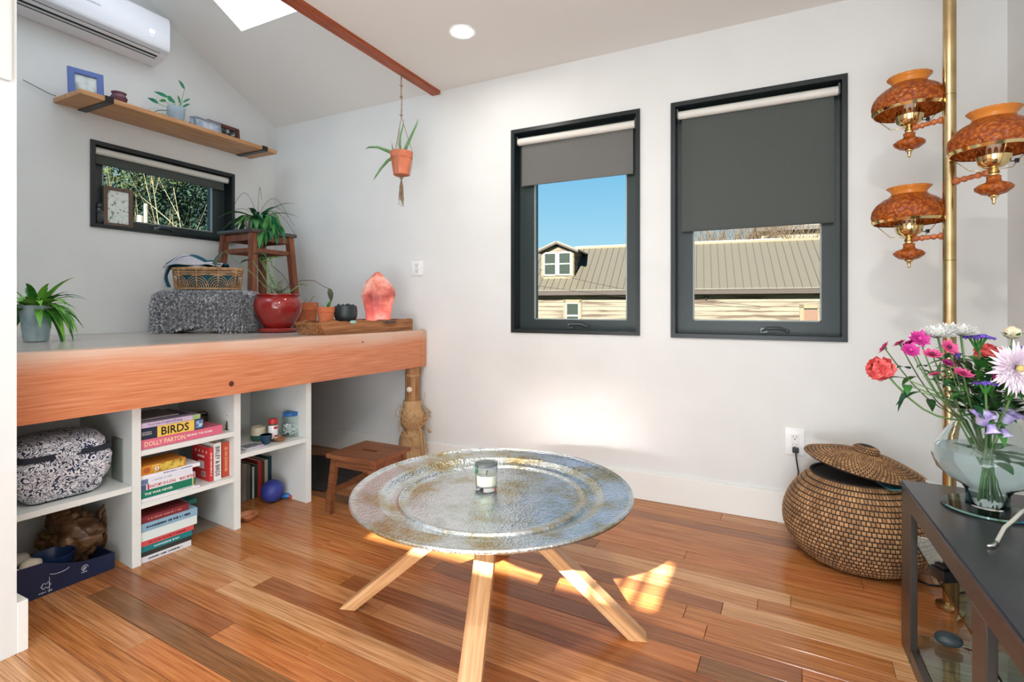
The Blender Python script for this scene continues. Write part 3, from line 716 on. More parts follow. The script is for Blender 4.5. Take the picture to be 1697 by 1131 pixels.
def soft(zz0, zz1, inset=0, wob=0):
    pr = [(-.98, zz0), (-1, zz0+.02), (-1, zz1-.02), (-.96, zz1)]
    return pr
def loft(sec, n=28, y1=.235):
    "rounded-rectangle sections: (z, half width, front y, back y, corner radius)"
    mb = MB(); k = 0; rows = []
    for (z_, hw, ya, yb, r) in sec:
        pts = []
        for (cx, cy, a0_) in ((hw-r, yb-r, 0), (-hw+r, yb-r, 90), (-hw+r, ya+r, 180), (hw-r, ya+r, 270)):
            for i in range(6):
                a = R(a0_+18*i); pts.append((cx+r*math.cos(a), cy+r*math.sin(a), z_))
        rows.append(pts)
    for pts in rows: mb.v += [Vector(p) for p in pts]
    m_ = len(rows[0])
    for i in range(len(rows)-1):
        for j in range(m_): mb.f.append((i*m_+j, i*m_+(j+1) % m_, (i+1)*m_+(j+1) % m_, (i+1)*m_+j))
    mb.f.append(tuple(range(m_-1, -1, -1))); mb.f.append(tuple((len(rows)-1)*m_+j for j in range(m_)))
    return mb
loft([(.006, w2-.05, .03, .22, .03), (.02, w2-.035, .015, .235, .04), (.08, w2-.006, .001, .245, .05), (.135, w2, 0, .25, .05), (.163, w2-.012, .006, .244, .05)]).build('basket_body', SCR, t, world=False, smooth='auto')
loft([(.0, w2-.055, .035, .215, .03), (.0055, w2-.052, .032, .218, .03)]).build('base_sole', BLACK, t, world=False)
loft([(.158, w2-.006, -.003, .248, .05), (.177, w2-.010, -.001, .246, .05)]).build('dark_strap', mat('navy_webbing', (30, 36, 50), .7), t, world=False)
loft([(.176, w2-.020, .004, .245, .05), (.20, w2-.022, .008, .242, .05), (.222, w2-.035, .03, .22, .06), (.232, w2-.06, .06, .19, .06)]).build('lid', SCR, t, world=False, smooth='auto')
cx = CAB.at(118, 508, .0)[0]-(xl+xr)/2
MB().lathe([(0, -.004), (.034, -.003), (.04, 0), (.036, .003), (0, .006)], 20).xf(Matrix.Translation((cx, .0, .165)) @ Matrix.Rotation(R(90), 4, 'X') @ Matrix.Scale(1.25, 4, (0, 1, 0))).build('clasp_flap', SCR, t, world=False, smooth='auto')
xx = CAB.at(206, 508, .10)[0]
t = cabthing('small_fan', xx, .125, S1+.0008, 'small grey plastic fan heater behind the patterned basket', 'heater')
MB().box((-.018, -.05, 0), (.018, .05, .175), bev=.008).build('housing', mat('grey_green_plastic', (124, 132, 124), .4), t, world=False, smooth='auto')
mb = MB()
for k in (-.006, .004): mb.box((k-.0016, -.0512, .03), (k+.0016, -.0498, .14))
mb.box((-.01, -.0512, .085), (.008, -.0499, .089)); mb.build('vent_slots', BLACK, t, world=False)
# driftwood
DRW = noisy('polished_driftwood', [(.25, (42, 28, 20)), (.5, (104, 74, 48)), (.75, (154, 116, 76))], scale=7, stretch=(1, 1, 3), rough=.28, bmp=.4, bdist=.02, distort=1.5)
def drift(px, py, D, s, sc, seed, label, rot):
    P = at(px, py, D); t = thing('driftwood_piece', (P.x, P.y, P.z), label, 'driftwood', rot=rot, group='driftwood under the left bay shelf')
    bm = bmesh.new(); bmesh.ops.create_icosphere(bm, subdivisions=5, radius=1)
    for q_ in bm.verts:
        d = q_.co.copy(); f = noise.fractal(d*.95+Vector((seed, 0, 0)), 1.4, 2, 3); g_ = abs(noise.noise(d*2.1+Vector((0, seed, 0))))
        k = 1+.40*f-.34*max(0, .2-g_)*3
        q_.co = Vector((d.x*sc[0], d.y*sc[1], d.z*sc[2]))*s*k
    MB().frombm(bm).build('driftwood_body', DRW, t, world=False, smooth=True)
drift(112, 886, 2.06, .118, (.98, .55, .92), 2.2, 'twisted driftwood lump resting on the navy box', R(40))
drift(176, 870, 2.17, .082, (.60, .6, 1.2), 8.4, 'dark upright driftwood lump beside the bookcase divider', R(10))
# navy jigsaw box on the floor
NAVY = noisy('navy_card', [(.3, (20, 30, 56)), (.7, (34, 48, 82))], scale=3, rough=.35)
A_ = hz(35, 1003, 0); B_ = hz(190, 942, 0); ang = math.atan2(B_.y-A_.y, B_.x-A_.x); ln = (B_-A_).length
t = thing('jigsaw_box', A_, 'navy blue jigsaw puzzle box with white emblems on the floor', 'box', rot=ang)
x0 = -.18; BH = .098; BD = .21
JB = MB().box((x0, 0, 0), (ln, BD, .004)).prism([(x0, .004), (ln, .004), (ln, .062), (ln*.62, .072), (ln*.45, .088), (ln*.2, .118), (x0, .13)], 0, .003).box((x0, BD-.003, .004), (ln, BD, .062)).box((x0, .003, .004), (x0+.003, BD-.003, .062)).box((ln-.003, .003, .004), (ln, BD-.003, .062))
JB.build('open_tray', NAVY, t, world=False)
WP = mat('white_print', (214, 218, 226), .5)
def jig(c, s):
    pts = []
    for k in range(4):
        a = k*math.pi/2; ux, uz = math.cos(a), math.sin(a); vx, vz = -uz, ux
        for (r_, w_) in ((1, -1), (1, -.3), (1.25, -.35), (1.5, 0), (1.25, .35), (1, .3)) if k % 2 == 0 else ((1, -1), (1, -.35), (.7, -.3), (.6, 0), (.7, .3), (1, .35)):
            pts.append((c[0]+(ux*r_+vx*w_)*s, -.0012, c[1]+(uz*r_+vz*w_)*s))
    pts.append(pts[0]); return pts
cx = (hz(66, 985, 0)-A_).length
MB().tube(jig((cx, .034), .0095), .0009, 5, cap=False).build('jigsaw_emblem', WP, t, world=False)
marks(t, (cx, -.0006, .012), .04, .0035, WP)
c2 = (hz(137, 960, 0)-A_).length
mb = MB().tube([(c2+.010*math.cos(a), -.0012, .046+.010*math.sin(a)) for a in [i*math.pi/8 for i in range(13)]], .0009, 5)
mb.tube([(c2-.006, -.0012, .038), (c2, -.0012, .052), (c2+.005, -.0012, .046), (c2-.002, -.0012, .040)], .0012, 5).build('maker_emblem', WP, t, world=False)
marks(t, (c2, -.0006, .031), .022, .0035, WP)
c3 = (hz(82, 985, 0)-A_).length
MB().box((c3, -.0008, .006), (c3+.0012, 0, .06)).build('panel_line', WP, t, world=False)
MB().tube([(c3+.03+.03*math.cos(a), -.0012, .075+.012*math.sin(a)) for a in [R(200+i*14) for i in range(11)]], .0009, 5).build('printed_arc', WP, t, world=False)
# contents: bowl and stones in the box
Mt = MW[t.name]
def inbox(name, x, y, z, label, cat, **k):
    P = Mt @ Vector((x, y, z)); return thing(name, P, label, cat, rot=ang, **k)
t2 = inbox('glazed_bowl', .125, .105, .0045, 'dark blue glazed bowl inside the navy puzzle box', 'bowl')
MB().lathe([(.03, 0), (.05, .02), (.068, .095), (.065, .096), (.046, .025), (0, .015)], 36).build('bowl', mat('midnight_glaze', (26, 44, 78), .25), t2, world=False, smooth='auto')
GS = 'round stones and shells in the puzzle box'
STN = [mat('stone_white', (222, 222, 230), .5), noisy('stone_cream', [(.3, (196, 180, 156)), (.7, (222, 214, 200))], scale=8, rough=.5), mat('stone_blue', (116, 146, 176), .5), noisy('stone_grey', [(.3, (120, 110, 100)), (.7, (156, 148, 138))], scale=9, rough=.6)]
for i, (x, y, z_, r, sc, l) in enumerate([(-.012, .05, .085, .03, (1, 1, 1), 'smooth white ball in the puzzle box, nearest the wall end'), (.05, .07, .09, .032, (1.1, 1, 1), 'cream angular stone in the puzzle box'),
        (-.03, .12, .115, .03, (1, 1, .9), 'pale blue round stone behind the white ball'), (.025, .11, .118, .03, (1.2, 1, .8), 'greyish brown flat stone behind the cream one')]):
    t3 = inbox('round_stone', x, y, z_, l, 'stone', group=GS)
    MB().ball((0, 0, 0), r, 3, sc=sc, nz=.12 if i in (1, 3) else 0, ns=1.6, seed=i).build('stone_body', STN[i], t3, world=False, smooth=True)
# ================================================================== ON THE PLATFORM
def plat(px, D, z=PZ+.001): d = ray(px, 508); P = CAM+d*D; P.z = z; return P
LEAFG = noisy('leaf_green', [(.3, (38, 92, 40)), (.7, (70, 136, 58))], scale=20, rough=.42)
LEAFB = noisy('leaf_bright', [(.3, (70, 150, 44)), (.7, (140, 196, 80))], scale=14, rough=.4)
LEAFD = noisy('leaf_dark', [(.3, (24, 62, 40)), (.7, (44, 98, 58))], scale=20, rough=.4)
LEAFT = noisy('leaf_teal', [(.3, (20, 104, 74)), (.7, (40, 138, 92))], scale=20, rough=.35)
STEM = mat('stem_brown', (92, 74, 60), .6); STEMG = mat('stem_green', (104, 140, 84), .5)
TERRA = noisy('terracotta', [(.3, (168, 88, 52)), (.6, (192, 106, 66)), (.8, (208, 140, 104))], scale=16, rough=.75)
def parc(a, b, h, n=9):
    a = Vector(a); b = Vector(b); return [a.lerp(b, i/n)+Vector((0, 0, h*math.sin(math.pi*i/n))) for i in range(n+1)]

# spider plant in a pale pot, near the partition
P = plat(60, 2.26); t = thing('spider_plant', P, 'bushy striped green plant in a pale blue pot beside the partition', 'plant')
MB().lathe([(.040, 0), (.043, .004), (.058, .150), (.060, .158), (.056, .158), (.050, .14), (0, .138)], 36).build('pot', noisy('pale_blue_glaze', [(.35, (150, 178, 188)), (.6, (186, 204, 210))], scale=18, rough=.25), t, world=False, smooth='auto')
MB().lathe([(.054, .139), (0, .142)], 20).build('soil', SOIL, t, world=False)
rr = random.Random(2)
STR = mat('leaf_stripe', (206, 222, 150), .4)
for k in range(58):
    a = rr.uniform(0, 6.283); el = rr.uniform(.15, 1.3); ln_ = rr.uniform(.10, .21)
    dr = Vector((math.cos(a)*math.cos(el), math.sin(a)*math.cos(el), math.sin(el))); base = Vector((.02*math.cos(a), .02*math.sin(a), .142))
    lf = MB().leaf(base, dr, ln_, rr.uniform(.026, .036), droop=rr.uniform(1.0, 2.2), n=7).build('leaf', [LEAFB, LEAFG, LEAFB][k % 3], t, world=False, smooth=True)
# drooping ones reaching right
for k, (a, dz) in enumerate([(.0, .3), (.25, .5), (.5, .1), (-.2, .2), (.35, .9), (.15, -.1)]):
    dr = RH*math.cos(a)-FH*math.sin(a)*.4+Vector((0, 0, .4+dz))
    MB().leaf((0, 0, .142), dr, .25, .034, droop=2.4+.2*k, n=8).build('leaf', [LEAFB, LEAFG][k % 2], t, world=False, smooth=True)

# fur-covered ottoman
FUR = noisy('grey_fur', [(.36, (96, 94, 96)), (.5, (176, 176, 180)), (.62, (236, 238, 242))], scale=75, rough=.8, distort=.4)
P = plat(346, 3.06); fr_ = R(33)
t = thing('fur_cushion', P, 'grey fur-covered block cushion carrying the wicker basket', 'cushion', rot=fr_)
HX, HYY, HZ = .275, .125, .235
bm = bmesh.new(); bmesh.ops.create_cube(bm, size=2); bmesh.ops.subdivide_edges(bm, edges=list(bm.edges), cuts=22, use_grid_fill=True)
for q_ in bm.verts:
    d = q_.co.copy(); e = 9
    nrm = (abs(d.x)**e+abs(d.y)**e+abs(d.z)**e)**(1/e); d = d/nrm
    s_ = 1-.06*math.cos(d.z*1.5)*(abs(d.x) > .8)
    sag = -.045*max(0, 1-abs(d.x)/.6)*(d.z < -.6)
    q_.co = Vector((d.x*HX*s_*(1-.05*(d.z > .5)), d.y*HYY, HZ/2+d.z*HZ/2+(.03*max(0, 1-(d.x/.5)**2) if d.z < -.8 else 0)+.006*noise.noise(d*3)))
me_ = MB().frombm(bm); core = me_.build('cushion_body', mat('fur_base', (120, 118, 122), .95), t, world=False, smooth=True)
rr = random.Random(4); mb = MB(); mb.keep = 1
vsf = [Vector(v.co) for v in core.data.vertices]; polys = [(tuple(p.vertices), p.normal.copy()) for p in core.data.polygons]
for (ids, nn) in polys:
    if nn.y > .6 or nn.z < -.7: continue
    for k in range(9 if nn.y < -.3 or nn.x < -.3 or nn.x > .3 else 6):
        w_ = [rr.random() for _ in ids]; s_ = sum(w_); p = sum((vsf[i]*(w_[j]/s_) for j, i in enumerate(ids)), Vector())
        d = (nn*1.0+Vector((rr.uniform(-.5, .5), rr.uniform(-.4, .3), rr.uniform(-.8, .4)))).normalized(); ln_ = rr.uniform(.014, .028)
        sd_ = d.cross(Vector((rr.random(), rr.random(), rr.random()))).normalized()*.0019
        kk = len(mb.v); m2 = p+d*ln_*.55+Vector((0, 0, -.002)); e2 = p+d*ln_+Vector((0, 0, -.006))
        mb.v += [p-sd_, p+sd_, m2+sd_, m2-sd_, e2]; mb.f += [(kk, kk+1, kk+2, kk+3), (kk+3, kk+2, kk+4)]
tag(mb.build('fur_pile', FUR, t, world=False), kind='stuff')

# wicker basket with a blanket
ZB = PZ+HZ+.018
P = plat(345, 3.08, ZB); t = thing('wicker_basket', P, 'oval open wicker basket with arched cane sides on the fur cushion', 'basket', rot=fr_)
CANE = noisy('cane', [(.3, (150, 104, 64)), (.7, (206, 164, 118))], scale=30, rough=.5)
AX, AY, BHt = .195, .10, .125
def oval(z_, k=1, n=48, a0_=0, a1_=2*math.pi): return [(AX*k*math.cos(a0_+(a1_-a0_)*i/n), AY*k*math.sin(a0_+(a1_-a0_)*i/n), z_) for i in range(n+1)]
MB().tube(oval(BHt), .006, 7, cap=False).tube(oval(BHt-.007, .99), .004, 6, cap=False).build('rim', CANE, t, world=False, smooth=True)
MB().tube(oval(.006, .93), .005, 6, cap=False).build('base_ring', CANE, t, world=False, smooth=True)
mb = MB()
for z_ in (.092, .10, .107): mb.tube(oval(z_, .985), .0024, 5, cap=False)
mb.tube(oval(.086, .98), .0024, 5, cap=False); tag(mb.build('cane_bands', CANE, t, world=False, smooth=True), kind='stuff')
mb = MB()
for k in range(10):
    a = k*math.pi/5+.2
    mb.tube([(AX*.93*math.cos(a), AY*.93*math.sin(a), .004), (AX*math.cos(a), AY*math.sin(a), BHt)], .0034, 6)
tag(mb.build('stakes', CANE, t, world=False, smooth=True), kind='stuff')
mb = MB()
for k in range(10):
    ac = k*math.pi/5+.2
    for j in range(5):
        hw = (.09+.065*j); hh = .022+.0135*j; pts = []
        for i in range(13):
            th_ = math.pi*i/12; a = ac+hw*math.cos(th_); z_ = .006+hh*math.sin(th_)*1.0; f = .93+.055*z_/.1
            pts.append((AX*f*math.cos(a), AY*f*math.sin(a), z_))
        mb.tube(pts, .0022, 5)
tag(mb.build('cane_arches', CANE, t, world=False, smooth=True), kind='stuff')
MB().lathe([(.9, 0), (.92, .004), (0, .005)], 40).xf(Matrix.Diagonal((AX, AY, 1, 1))).build('basket_floor', CANE, t, world=False)
# blanket: folded inside and spilling over the near-left rim
BLK = mat('throw_blanket', (216, 212, 220), .9); b_ = BLK.node_tree.nodes['Principled BSDF']
n_t = N(BLK, 'ShaderNodeTexCoord'); n_s = N(BLK, 'ShaderNodeSeparateXYZ'); L(BLK, n_t.outputs['UV'], n_s.inputs[0])
r1 = ramp(BLK, n_s.outputs['X'], [(0, (226, 222, 228)), (.20, (226, 222, 228)), (.21, (60, 50, 76)), (.235, (60, 50, 76)), (.245, (226, 222, 228)), (.29, (226, 222, 228)), (.30, (20, 78, 92)), (1, (22, 84, 98))])
vor = N(BLK, 'ShaderNodeTexWave', wave_type='RINGS'); vor.inputs['Scale'].default_value = 5; vor.inputs['Distortion'].default_value = 3
mp = N(BLK, 'ShaderNodeMapping'); mp.inputs['Scale'].default_value = (9, 5, 1); L(BLK, n_t.outputs['UV'], mp.inputs[0])
fr2 = N(BLK, 'ShaderNodeVectorMath', operation='FRACTION'); L(BLK, mp.outputs[0], fr2.inputs[0]); L(BLK, fr2.outputs[0], vor.inputs[0])
r2 = ramp(BLK, vor.outputs[1], [(.42, (48, 42, 66)), (.5, (230, 226, 232))])
r3 = N(BLK, 'ShaderNodeValToRGB'); L(BLK, n_s.outputs['X'], r3.inputs[0]); cr = r3.color_ramp; cr.interpolation = 'CONSTANT'
cr.elements[0].color = (1, 1, 1, 1); cr.elements[1].position = .19; cr.elements[1].color = (0, 0, 0, 1)
mx = N(BLK, 'ShaderNodeMix', data_type='RGBA'); L(BLK, r3.outputs[0], mx.inputs[0]); L(BLK, r1.outputs[0], mx.inputs[6]); L(BLK, r2.outputs[0], mx.inputs[7]); L(BLK, mx.outputs[2], b_.inputs['Base Color'])
def cloth(parent, fn, nu, nv, m, name='cloth', thick=.004):
    me = bpy.data.meshes.new(name); vs_ = [fn(i/nu, j/nv) for j in range(nv+1) for i in range(nu+1)]
    fs = [(j*(nu+1)+i, j*(nu+1)+i+1, (j+1)*(nu+1)+i+1, (j+1)*(nu+1)+i) for j in range(nv) for i in range(nu)]
    me.from_pydata([tuple(v) for v in vs_], [], fs); uv = me.uv_layers.new()
    for p in me.polygons:
        for li in p.loop_indices:
            vi = me.loops[li].vertex_index; uv.data[li].uv = ((vi % (nu+1))/nu, (vi//(nu+1))/nv)
    me.polygons.foreach_set('use_smooth', [True]*len(me.polygons)); me.materials.append(m)
    o = bpy.data.objects.new(name, me); COL.objects.link(o); o.parent = parent; MW[o.name] = MW[parent.name].copy() if parent else Matrix.Identity(4)
    md = o.modifiers.new('thickness', 'SOLIDIFY'); md.thickness = thick; return o
tb = thing('throw_blanket', P, 'teal and white patterned throw blanket spilling out of the wicker basket', 'blanket', rot=fr_)
def fn1(u, v):   # hump lying over the near-left rim, pointing left
    x = -.235+.33*v; w_ = .03+.115*min(1, v*1.6)
    y = (u-.5)*2*min(.085, w_)
    z_ = BHt+.012+.078*math.sin(min(1, v*1.25+.12)*math.pi*.85)*(1-.75*abs(u*2-1)**2.2)-.02*(v > .8)*(v-.8)*5+.006*math.sin(u*17+v*9)
    return Vector((x, y+.01*math.sin(v*8), z_-.016*(1-v)))
cloth(tb, fn1, 40, 30, BLK, 'folded_top')
def fn2(u, v):   # inside fill
    a = 2*math.pi*u; r = .86*v
    return Vector((AX*r*math.cos(a), AY*r*math.sin(a), .108*(1-.0*v)-.085*(v > .97)-.004+.012*math.sin(5*a+v*7)*v))
def fn2b(u, v):
    a = 2*math.pi*u; r = .88-.03*(1-v); return Vector((AX*r*math.cos(a), AY*r*math.sin(a), .012+.09*v+.003*math.sin(9*a)))
cloth(tb, fn2, 48, 8, BLK, 'folded_layer'); cloth(tb, fn2b, 48, 8, BLK, 'folded_side')
def fn3(u, v):   # flap hanging outside the left end
    return Vector((-.205-.012*math.sin(u*9)*v-.018*math.sin(v*3), -.03+.055*(u-.5)*(1-.35*v), BHt+.014-.125*v))
cloth(tb, fn3, 14, 16, BLK, 'hanging_flap')

# tall stool in the corner --------------------------------------------------
sx0, sx1, sy0, sy1 = .13, .485, -.565, -.20; sc_ = ((sx0+sx1)/2, (sy0+sy1)/2)
STW = wood('walnut_stain', (84, 44, 26), (122, 68, 42), (150, 90, 58), rough=.35, axis=2, bands=.3)
STT = wood('dark_seat', (54, 46, 44), (78, 68, 64), (104, 92, 86), rough=.25, axis=0, bands=.2)
t = thing('tall_stool', (sc_[0], sc_[1], PZ+.001), 'tall dark wooden stool in the corner with a trailing plant on it', 'stool')
hw = .178; SZ = 1.535-PZ
MB().box((-hw, -hw, SZ-.026), (hw, hw, SZ), bev=.007).build('seat', STT, t, world=False, smooth='auto')
top_r, bot_r = .142, .182; th_ = .021
def legpt(sx, sy, z_): k = z_/(SZ-.026); r = bot_r+(top_r-bot_r)*k; return Vector((sx*r, sy*r, z_))
for sx in (-1, 1):
    for sy in (-1, 1):
        a = legpt(sx, sy, 0); b = legpt(sx, sy, SZ-.026)
        MB().extr([a+Vector((dx*th_, dy*th_, 0)) for dx, dy in ((-1, -1), (1, -1), (1, 1), (-1, 1))], b-a).build('leg', STW, t, world=False, bev=.002)
def rail(z_, hh, a_, b_):
    p = legpt(*a_, z_); q_ = legpt(*b_, z_); d = (q_-p).normalized(); n_p = Vector((-d.y, d.x, 0)); p = p+d*.02; q_ = q_-d*.02
    MB().extr([p-n_p*.009, p+n_p*.009, p+n_p*.009+Vector((0, 0, hh)), p-n_p*.009+Vector((0, 0, hh))], q_-p).build('rail', STW, t, world=False)
cs = [(-1, -1), (1, -1), (1, 1), (-1, 1)]
for i in range(4):
    rail(SZ-.07, .04, cs[i], cs[(i+1) % 4]); rail(SZ-.15, .026, cs[i], cs[(i+1) % 4]); rail(.14+.03*(i % 2), .026, cs[i], cs[(i+1) % 4])
# plant on the stool
P = Vector((.335, -.405, 1.537)); t = thing('trailing_cactus_plant', P, 'trailing plant with long flat leaves in a round clay pot on the tall stool', 'plant')
MB().lathe([(.04, 0), (.07, .02), (.084, .055), (.074, .088), (.054, .102), (.05, .1), (.06, .085), (0, .08)], 36).build('pot', noisy('pinkish_clay', [(.3, (160, 124, 104)), (.7, (206, 178, 160))], scale=12, rough=.55), t, world=False, smooth='auto')
MB().lathe([(.056, .088), (0, .091)], 20).build('soil', SOIL, t, world=False)
rr = random.Random(9)
for k in range(46):
    a = rr.uniform(0, 6.283); a = a if math.cos(a+1.9) < .75 or k % 3 == 0 else a+1.6
    el = rr.uniform(.1, 1.1); dr = Vector((math.cos(a)*math.cos(el), math.sin(a)*math.cos(el), math.sin(el)))
    ln_ = rr.uniform(.13, .23) if k % 3 else rr.uniform(.2, .27)
    MB().leaf(Vector((.03*math.cos(a), .03*math.sin(a), .095)), dr, ln_, rr.uniform(.026, .042), droop=rr.uniform(1.2, 3.0), n=8, tip=1.0).build('leaf', [LEAFG, LEAFD, LEAFT][k % 3], t, world=False, smooth=True)
for k in range(34):   # hanging mass on the viewer side
    o_ = RH*rr.uniform(.03, .13)-FH*rr.uniform(.03, .10)+Vector((0, 0, rr.uniform(.0, .10)))
    MB().leaf(o_, RH*rr.uniform(-.1, .7)-FH*rr.uniform(.1, .5)+Vector((0, 0, rr.uniform(-.5, .3))), rr.uniform(.12, .20), rr.uniform(.028, .042), droop=2.2, n=7).build('leaf', [LEAFD, LEAFG, LEAFT, LEAFG][k % 4], t, world=False, smooth=True)
for (a, h, l_, dz) in ((-2.5, .12, .22, .10), (.4, .10, .30, -.13), (.15, .13, .22, .0), (2.9, .05, .20, .02), (-.4, .1, .26, -.05), (1.2, .14, .12, .12)):
    d = RH*math.cos(a)+Vector((0, 0, 0))-FH*.3*math.sin(a)
    MB().tube(parc((0, 0, .1), Vector((0, 0, .1+dz))+d*l_, h), .0013, 5).build('thin_runner', STEM, t, world=False, smooth=True)

# red glazed pot plant -----------------------------------------------------
P = plat(461, 3.08); t = thing('red_pot_plant', P, 'leggy plant in a round glossy red pot beside the fur cushion', 'plant')
REDG = noisy('red_glaze', [(.3, (128, 30, 30)), (.7, (158, 44, 38))], scale=5, rough=.14, coat=.5)
MB().lathe([(.085, 0), (.105, .003), (.112, .018), (.108, .024), (.08, .026)], 44).build('saucer', REDG, t, world=False, smooth='auto')
MB().lathe([(.072, .027), (.092, .045), (.128, .115), (.136, .160), (.128, .196), (.113, .212), (.118, .218), (.126, .222), (.122, .227), (.104, .222), (.10, .20), (0, .198)], 48).build('pot', REDG, t, world=False, smooth='auto')
MB().lathe([(.104, .2), (.05, .207), (0, .204)], 24, mod=lambda r, z_, a: r*(1+.02*math.sin(9*a))).build('soil', SOIL, t, world=False)
rr = random.Random(12); BLOT = noisy('olive_leaf', [(.4, (52, 66, 46)), (.6, (84, 92, 64))], scale=12, rough=.5)
def stemleaf(path, lm, lw, ll, dr=None, r=.0022, sm=STEM, droop=.6):
    MB().tube(path, r, 6).build('stem', sm, t, world=False, smooth=True)
    e_ = path[-1]; d = dr or (path[-1]-path[-2])
    if lm: MB().leaf(e_, d, ll, lw, droop=droop, n=7).build('leaf', lm, t, world=False, smooth=True)
def vl(px, py, D): q_ = at(px, py, D)-Vector(P); return q_
stemleaf([Vector((-.02, 0, .2))+(vl(372, 417, 3.05)-Vector((-.02, 0, .2)))*k_+Vector((0, 0, .02*math.sin(3.14*k_))) for k_ in [i/8 for i in range(9)]], BLOT, .085, .16, dr=vl(352, 440, 3.0)-vl(372, 417, 3.05), sm=STEMG)
stemleaf([vl(*q_) for q_ in ((462, 487, 3.15), (480, 476, 3.12), (500, 465, 3.1), (520, 465, 3.08), (536, 475, 3.05), (546, 479, 3.05))], BLOT, .036, .085, dr=Vector((.03, -.01, -.1)), sm=STEM, droop=.3)
stemleaf([vl(*q_) for q_ in ((460, 487, 3.15), (480, 473, 3.1), (468, 455, 3.1), (449, 439, 3.1))], None, 0, 0)
for (px, py, mm_, w_, l_) in ((430, 430, LEAFT, .05, .09), (440, 424, LEAFT, .05, .08), (436, 434, LEAFB, .05, .07), (447, 429, LEAFB, .045, .08), (418, 432, LEAFD, .04, .08), (497, 472, LEAFB, .05, .055), (458, 462, LEAFB, .02, .05)):
    a_ = Vector((rr.uniform(-.03, .03), rr.uniform(-.03, .03), .2)); b_2 = vl(px, py, 3.08)
    stemleaf([a_.lerp(b_2, k_)+Vector((.012*math.sin(3.1*k_), 0, 0)) for k_ in [i/6 for i in range(7)]], mm_, w_, l_, dr=RH*rr.uniform(-1, 1)+Vector((0, 0, .15)), r=.0028, sm=STEMG, droop=.9)
for k in range(26):
    a = rr.uniform(0, 6.28); b0 = Vector((.07*rr.random()*math.cos(a), .07*rr.random()*math.sin(a), .2)); h_ = rr.uniform(.03, .13)
    MB().tube([b0, b0+Vector((rr.uniform(-.02, .02), rr.uniform(-.02, .02), h_*.6)), b0+Vector((rr.uniform(-.05, .05), rr.uniform(-.04, .04), h_))], .0018, 5).build('stem', [STEM, STEMG][k % 2], t, world=False, smooth=True)
MB().leaf((-.06, -.02, .21), (-1, -.2, .1), .09, .05, droop=.4).build('leaf', LEAFD, t, world=False, smooth=True)

def terracotta(px, D, z_, r0, r1, h, label, leaves=()):
    P_ = plat(px, D, z_); t_ = thing('terracotta_pot', P_, label, 'pot')
    MB().lathe([(r0, 0), (r0+(r1-r0)*.72, h*.70), (r1*1.0, h*.72), (r1*1.04, h), (r1*.92, h), (r1*.86, h*.86), (0, h*.85)], 36).build('pot', TERRA, t_, world=False, smooth='auto')
    MB().lathe([(r1*.87, h*.87), (0, h*.88)], 20).build('soil', SOIL, t_, world=False)
    return t_
t = terracotta(508.5, 3.42, PZ+.001, .052, .071, .178, 'larger terracotta pot with thin sprouts just behind the red pot')
for a_, h_ in ((.4, .07), (2.2, .05), (1.1, .04)):
    MB().tube(parc((.01, 0, .15), (.06*math.cos(a_), .02, .15+h_), .02, 6), .0014, 5).build('sprout', STEM, t, world=False)
MB().leaf((0, -.01, .15), (-.1, -.1, 1), .05, .025, droop=.2).build('leaf', LEAFD, t, world=False, smooth=True)
# rough wooden tray board
TRY = wood('rustic_tray_wood', (92, 54, 30), (134, 84, 48), (172, 118, 74), rough=.5, axis=0, bands=.5)
xa, _ = PLF.at(534, 540, .03); xb, _ = PLF.at(684, 540, .03); TH_ = .072
P = PLF.p((xa+xb)/2, .03, PZ+.001); t = thing('wooden_tray', P, 'long rough-hewn wooden tray at the end of the platform', 'tray', rot=PLF.ang); w2 = (xb-xa)/2
def twx(u): return .004*math.sin(u*23)+.003*math.sin(u*51)
mb = MB(); nn_ = 22
for sgn in (0, 1):
    pass
pts = [(-w2+.012, 0)]+[(-w2+2*w2*i/nn_, 0) for i in range(1, nn_)]+[(w2-.004, 0)]
out = [(-w2+.02, 0), (w2-.002, 0)]+[(w2-2*w2*i/nn_-(0 if i else 0), TH_+twx(i/nn_)) for i in range(nn_+1)]
out[-1] = (-w2-.006, TH_-.006); out.insert(len(out), (-w2-.008, TH_*.72))
mb.prism(out, 0, .018).prism(out, .20, .218)
mb.box((-w2+.004, .018, 0), (w2-.002, .20, .052)).box((w2-.02, .018, .052), (w2-.002, .20, TH_)).box((-w2-.002, .018, .052), (-w2+.018, .20, TH_-.006))
mb.build('tray_body', TRY, t, world=False)
TZ = PZ+.001+.0525
def ontray(px, y): return PLF.p(PLF.at(px, 508, y)[0], y, TZ)
P = ontray(540, .115); t = thing('terracotta_pot', P, 'smaller terracotta pot with a drooping dark leaf, on the tray end', 'pot')
MB().lathe([(.036, 0), (.043, .068), (.046, .07), (.048, .098), (.043, .098), (.040, .085), (0, .083)], 32).build('pot', TERRA, t, world=False, smooth='auto')
MB().lathe([(.041, .085), (0, .088)], 20).build('soil', SOIL, t, world=False)
MB().leaf((.012, 0, .088), (.45, -.1, .6), .06, .022, droop=-.2).build('leaf', LEAFG, t, world=False, smooth=True)
MB().leaf((.0, 0, .088), (-.5, -.2, .5), .04, .02, droop=.6).build('leaf', LEAFD, t, world=False, smooth=True)
P = ontray(573, .115); t = thing('black_pot', P, 'matte black rounded pot filled with dark pebbles on the tray', 'pot')
MB().lathe([(.03, 0), (.05, .012), (.064, .045), (.065, .075), (.060, .104), (.056, .104), (.058, .08), (0, .078)], 36).build('pot', mat('matte_black_glaze', (40, 50, 50), .4), t, world=False, smooth='auto')
mb = MB(); rr = random.Random(6)
